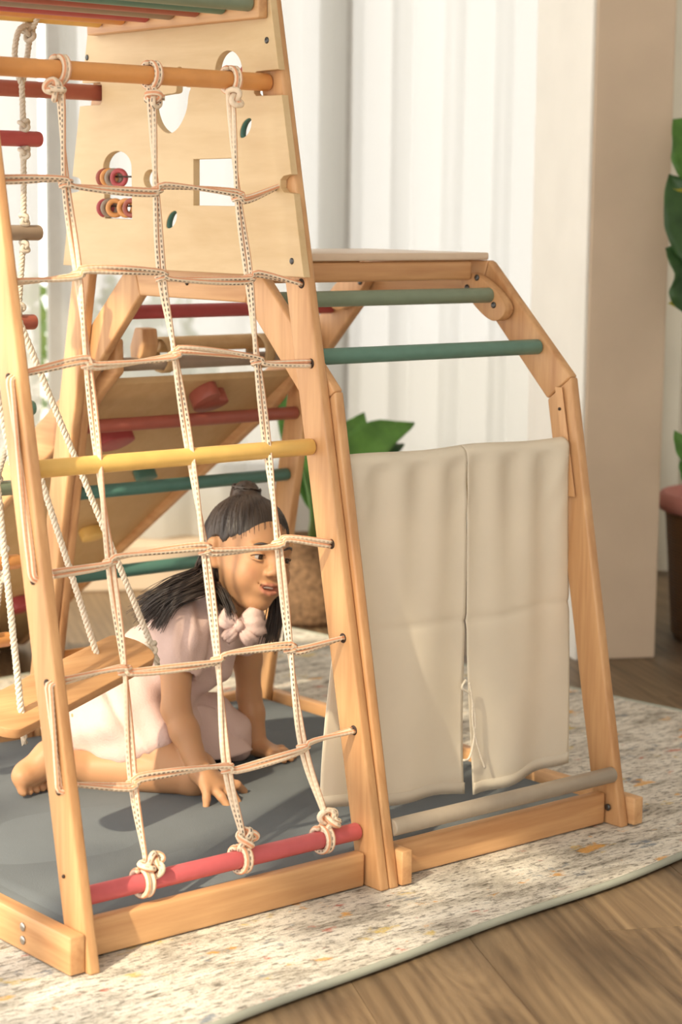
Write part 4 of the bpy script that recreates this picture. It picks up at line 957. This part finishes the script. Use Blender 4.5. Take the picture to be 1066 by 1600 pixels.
def leaf(mid, width, m, parent, nrm=None, name='leaf', fold_=.25):
    """blade along a mid-rib path; nrm = direction the upper side faces"""
    n = 18; P = spline(mid, n); T = np.gradient(P, axis=0); T /= np.linalg.norm(T, axis=1)[:, None]; Vv = []; Ff = []; m_ = 8
    nrm = np.array(nrm if nrm is not None else (0, 0, 1.), float)
    for i in range(n):
        t = i/(n-1); w = width*max(.01, math.sin(math.pi*min(1, t**.85)))**.8*.5
        sd_ = np.cross(T[i], nrm); sd_ /= np.linalg.norm(sd_)+1e-9; up_ = np.cross(sd_, T[i])
        for j in range(m_+1):
            s_ = (j/m_-.5)*2; Vv.append(P[i]+sd_*w*s_+up_*(w*fold_*abs(s_)+.004*math.sin(t*22+s_*2)*abs(s_)))
    for i in range(n-1):
        for j in range(m_): a_ = i*(m_+1)+j; Ff.append((a_, a_+1, a_+m_+2, a_+m_+1))
    o = obj(name, (Vv, Ff), m, parent); md = o.modifiers.new('thickness', 'SOLIDIFY'); md.thickness = .0012; return o
pb = room(.35, 2.28, FZ)
PL1 = empty('potted_plant', pb, 'broad-leaved green plant in a round brown pot behind the dome', 'plant')
def lathe(c, prof, m, name, parent, seg=28):
    Vv = []; Ff = []
    for r, z in prof:
        for k_ in range(seg): t = 2*math.pi*k_/seg; Vv.append(c+np.array([r*math.cos(t), r*math.sin(t), z]))
    for i in range(len(prof)-1):
        for k_ in range(seg): l = (k_+1) % seg; Ff.append((i*seg+k_, i*seg+l, (i+1)*seg+l, (i+1)*seg+k_))
    return obj(name, (Vv, Ff), m, parent)
lathe(pb, [(.0, .001), (.085, .001), (.095, .02), (.10, .08), (.092, .16), (.098, .215), (.104, .225), (.104, .24), (.092, .24), (.090, .215), (.0, .215)], M_bark, 'pot', PL1)
top = pb+np.array([0, 0, .215])
D1 = 5.25
for pts, w, m_ in (([(505, 800), (545, 730), (590, 685), (648, 662)], .075, M_leaf), ([(500, 800), (525, 740), (545, 690), (570, 645)], .075, M_leaf), ([(505, 800), (540, 745), (585, 715), (632, 695)], .06, M_leafd),
                  ([(488, 800), (470, 720), (450, 650), (424, 592)], .05, M_leaf), ([(498, 800), (515, 740), (530, 690), (540, 660)], .05, M_leafd)):
    P = [at(px, py, D1-.0+.06*i) for i, (px, py) in enumerate(pts)]
    leaf(P[1:] if False else P, w*1.6, m_, PL1, -FW*.9+UP*.5+RT*.2)
    obj('stem', tube(spline([top, (top+P[0])/2, P[0], P[1]], 14), [.008]*10+[.006, .005, .004, .003], 8), M_stem, PL1)
# tall plant and planter on the right, half outside the picture
qb = room(1.47, 1.86, FZ)
PL2 = empty('potted_plant', qb, 'tall leafy plant in a woven basket at the right edge', 'plant')
def weave_mat():
    m, nt, b = mat('woven basket cane'); tc = N(nt, 'ShaderNodeTexCoord'); wv_ = N(nt, 'ShaderNodeTexWave', i_Scale=40., i_Distortion=1.5, bands_direction='Z'); nt.links.new(tc.outputs['Object'], wv_.inputs['Vector'])
    r = ramp(nt, [(.2, (.10, .045, .015)), (.8, (.34, .17, .06))]); nt.links.new(wv_.outputs['Fac'], r.inputs[0]); nt.links.new(r.outputs[0], b.inputs['Base Color']); b.inputs['Roughness'].default_value = .7
    bp = N(nt, 'ShaderNodeBump', i_Strength=.8, i_Distance=.006); nt.links.new(wv_.outputs['Fac'], bp.inputs['Height']); nt.links.new(bp.outputs[0], b.inputs['Normal']); return m
M_weave = weave_mat(); M_pinkcloth = cloth('pink liner cloth', (.60, .27, .24), 300)
lathe(qb, [(0, .0), (.20, .0), (.21, .02), (.235, .33), (.240, .36), (.225, .36), (.22, .33), (0, .32)], M_weave, 'basket', PL2, 40)
lathe(qb, [(.225, .355), (.252, .352), (.258, .372), (.250, .394), (.225, .396), (.212, .372)], M_pinkcloth, 'liner', PL2, 40)
lathe(qb, [(0, .34), (.215, .34)], M_soil, 'soil', PL2)
for (pts, w, m_) in (([(1120, 700), (1115, 430), (1075, 330), (1046, 272)], .10, M_leafd), ([(1120, 700), (1125, 500), (1085, 420), (1040, 388)], .13, M_leafd), ([(1125, 700), (1120, 520), (1090, 476), (1044, 474)], .05, M_leafy),
                     ([(1120, 700), (1120, 300), (1080, 220), (1052, 186)], .10, M_leaf), ([(1130, 700), (1125, 380), (1085, 300), (1052, 296)], .05, M_leafy), ([(1110, 800), (1090, 740), (1068, 700), (1054, 672)], .03, M_leaf), ([(1110, 800), (1095, 770), (1078, 745), (1062, 720)], .03, M_leaf)):
    P = [at(px, py, 4.98) for px, py in pts]
    leaf(P[1:], w*1.5, m_, PL2, -FW*.8+UP*.6-RT*.2)
    obj('stem', tube(spline([qb+np.array([0, 0, .34]), P[0], P[1]], 12), .007, 8), M_stem, PL2)
# greenery outside the window
GT = [(-.95, 4.6, 1.3, .55), (-.50, 5.0, .55, .45), (.25, 5.2, .5, .35), (-2.35, 5.6, 1.8, .7)]
rnd = np.random.RandomState(11)
M_out = leafmat('sunlit garden leaf', (.12, .22, .05), (.30, .40, .12))
for k_, (r, d_, z, R) in enumerate(GT):
    c = room(r, d_, z); e = empty('garden_shrub', room(r, d_, FZ), ('tall pale shrub outside the window at far left', 'low shrub outside the window left of the tower', 'small shrub outside behind the ramp', 'high tree crown outside the left window')[k_], 'shrub', 'greenery outside the window')
    Vv = []; Ff = []
    for i in range(260):
        o_ = rnd.normal(size=3); o_ *= R*rnd.rand()**.4/np.linalg.norm(o_); p = c+o_; t1 = rnd.normal(size=3); t1 /= np.linalg.norm(t1); t2 = np.cross(t1, rnd.normal(size=3)); t2 /= np.linalg.norm(t2); s_ = rnd.uniform(.05, .09); n0 = len(Vv)
        Vv += [p-t1*s_, p+t2*s_*.4, p+t1*s_, p-t2*s_*.4]; Ff.append((n0, n0+1, n0+2, n0+3))
    obj('foliage', (Vv, Ff), M_out, e)
    obj('trunk', tube([room(r, d_, FZ), c], [.03, .015], 8), M_bark, e)
grd = struct('ground_outside', room_box(-8, 8, 3.2, 14, -.2, -.1), plain('pale outdoor paving', (.6, .57, .5), .9)); grd['label'] = 'pale paving outside the window'

# unseen tree, added in the sun's path to dapple the light
ce = np.array([0, .3, .3])-np.array(SUN_DIR)*6.2
TR = empty('sun_dapple_tree', (ce[0], ce[1], -.2), 'unseen leafy tree added outside the open left side to dapple the sun', 'tree')
rnd = np.random.RandomState(5); Vv = []; Ff = []
for i in range(240):
    o_ = rnd.normal(size=3)*np.array([.9, 1.3, .9]); p = ce+o_; t1 = rnd.normal(size=3); t1 /= np.linalg.norm(t1); t2 = np.cross(t1, rnd.normal(size=3)); t2 /= np.linalg.norm(t2); s_ = rnd.uniform(.10, .20); n0 = len(Vv)
    Vv += [p-t1*s_, p-t1*s_*.3+t2*s_*.35, p+t1*s_*.4+t2*s_*.3, p+t1*s_, p+t1*s_*.4-t2*s_*.3, p-t1*s_*.3-t2*s_*.35]; Ff.append(tuple(range(n0, n0+6)))
obj('foliage', (Vv, Ff), M_out, TR); obj('trunk', tube([(ce[0], ce[1], -.2), (ce[0]+.1, ce[1], ce[2]*.5), ce], [.12, .09, .03], 10), M_bark, TR)
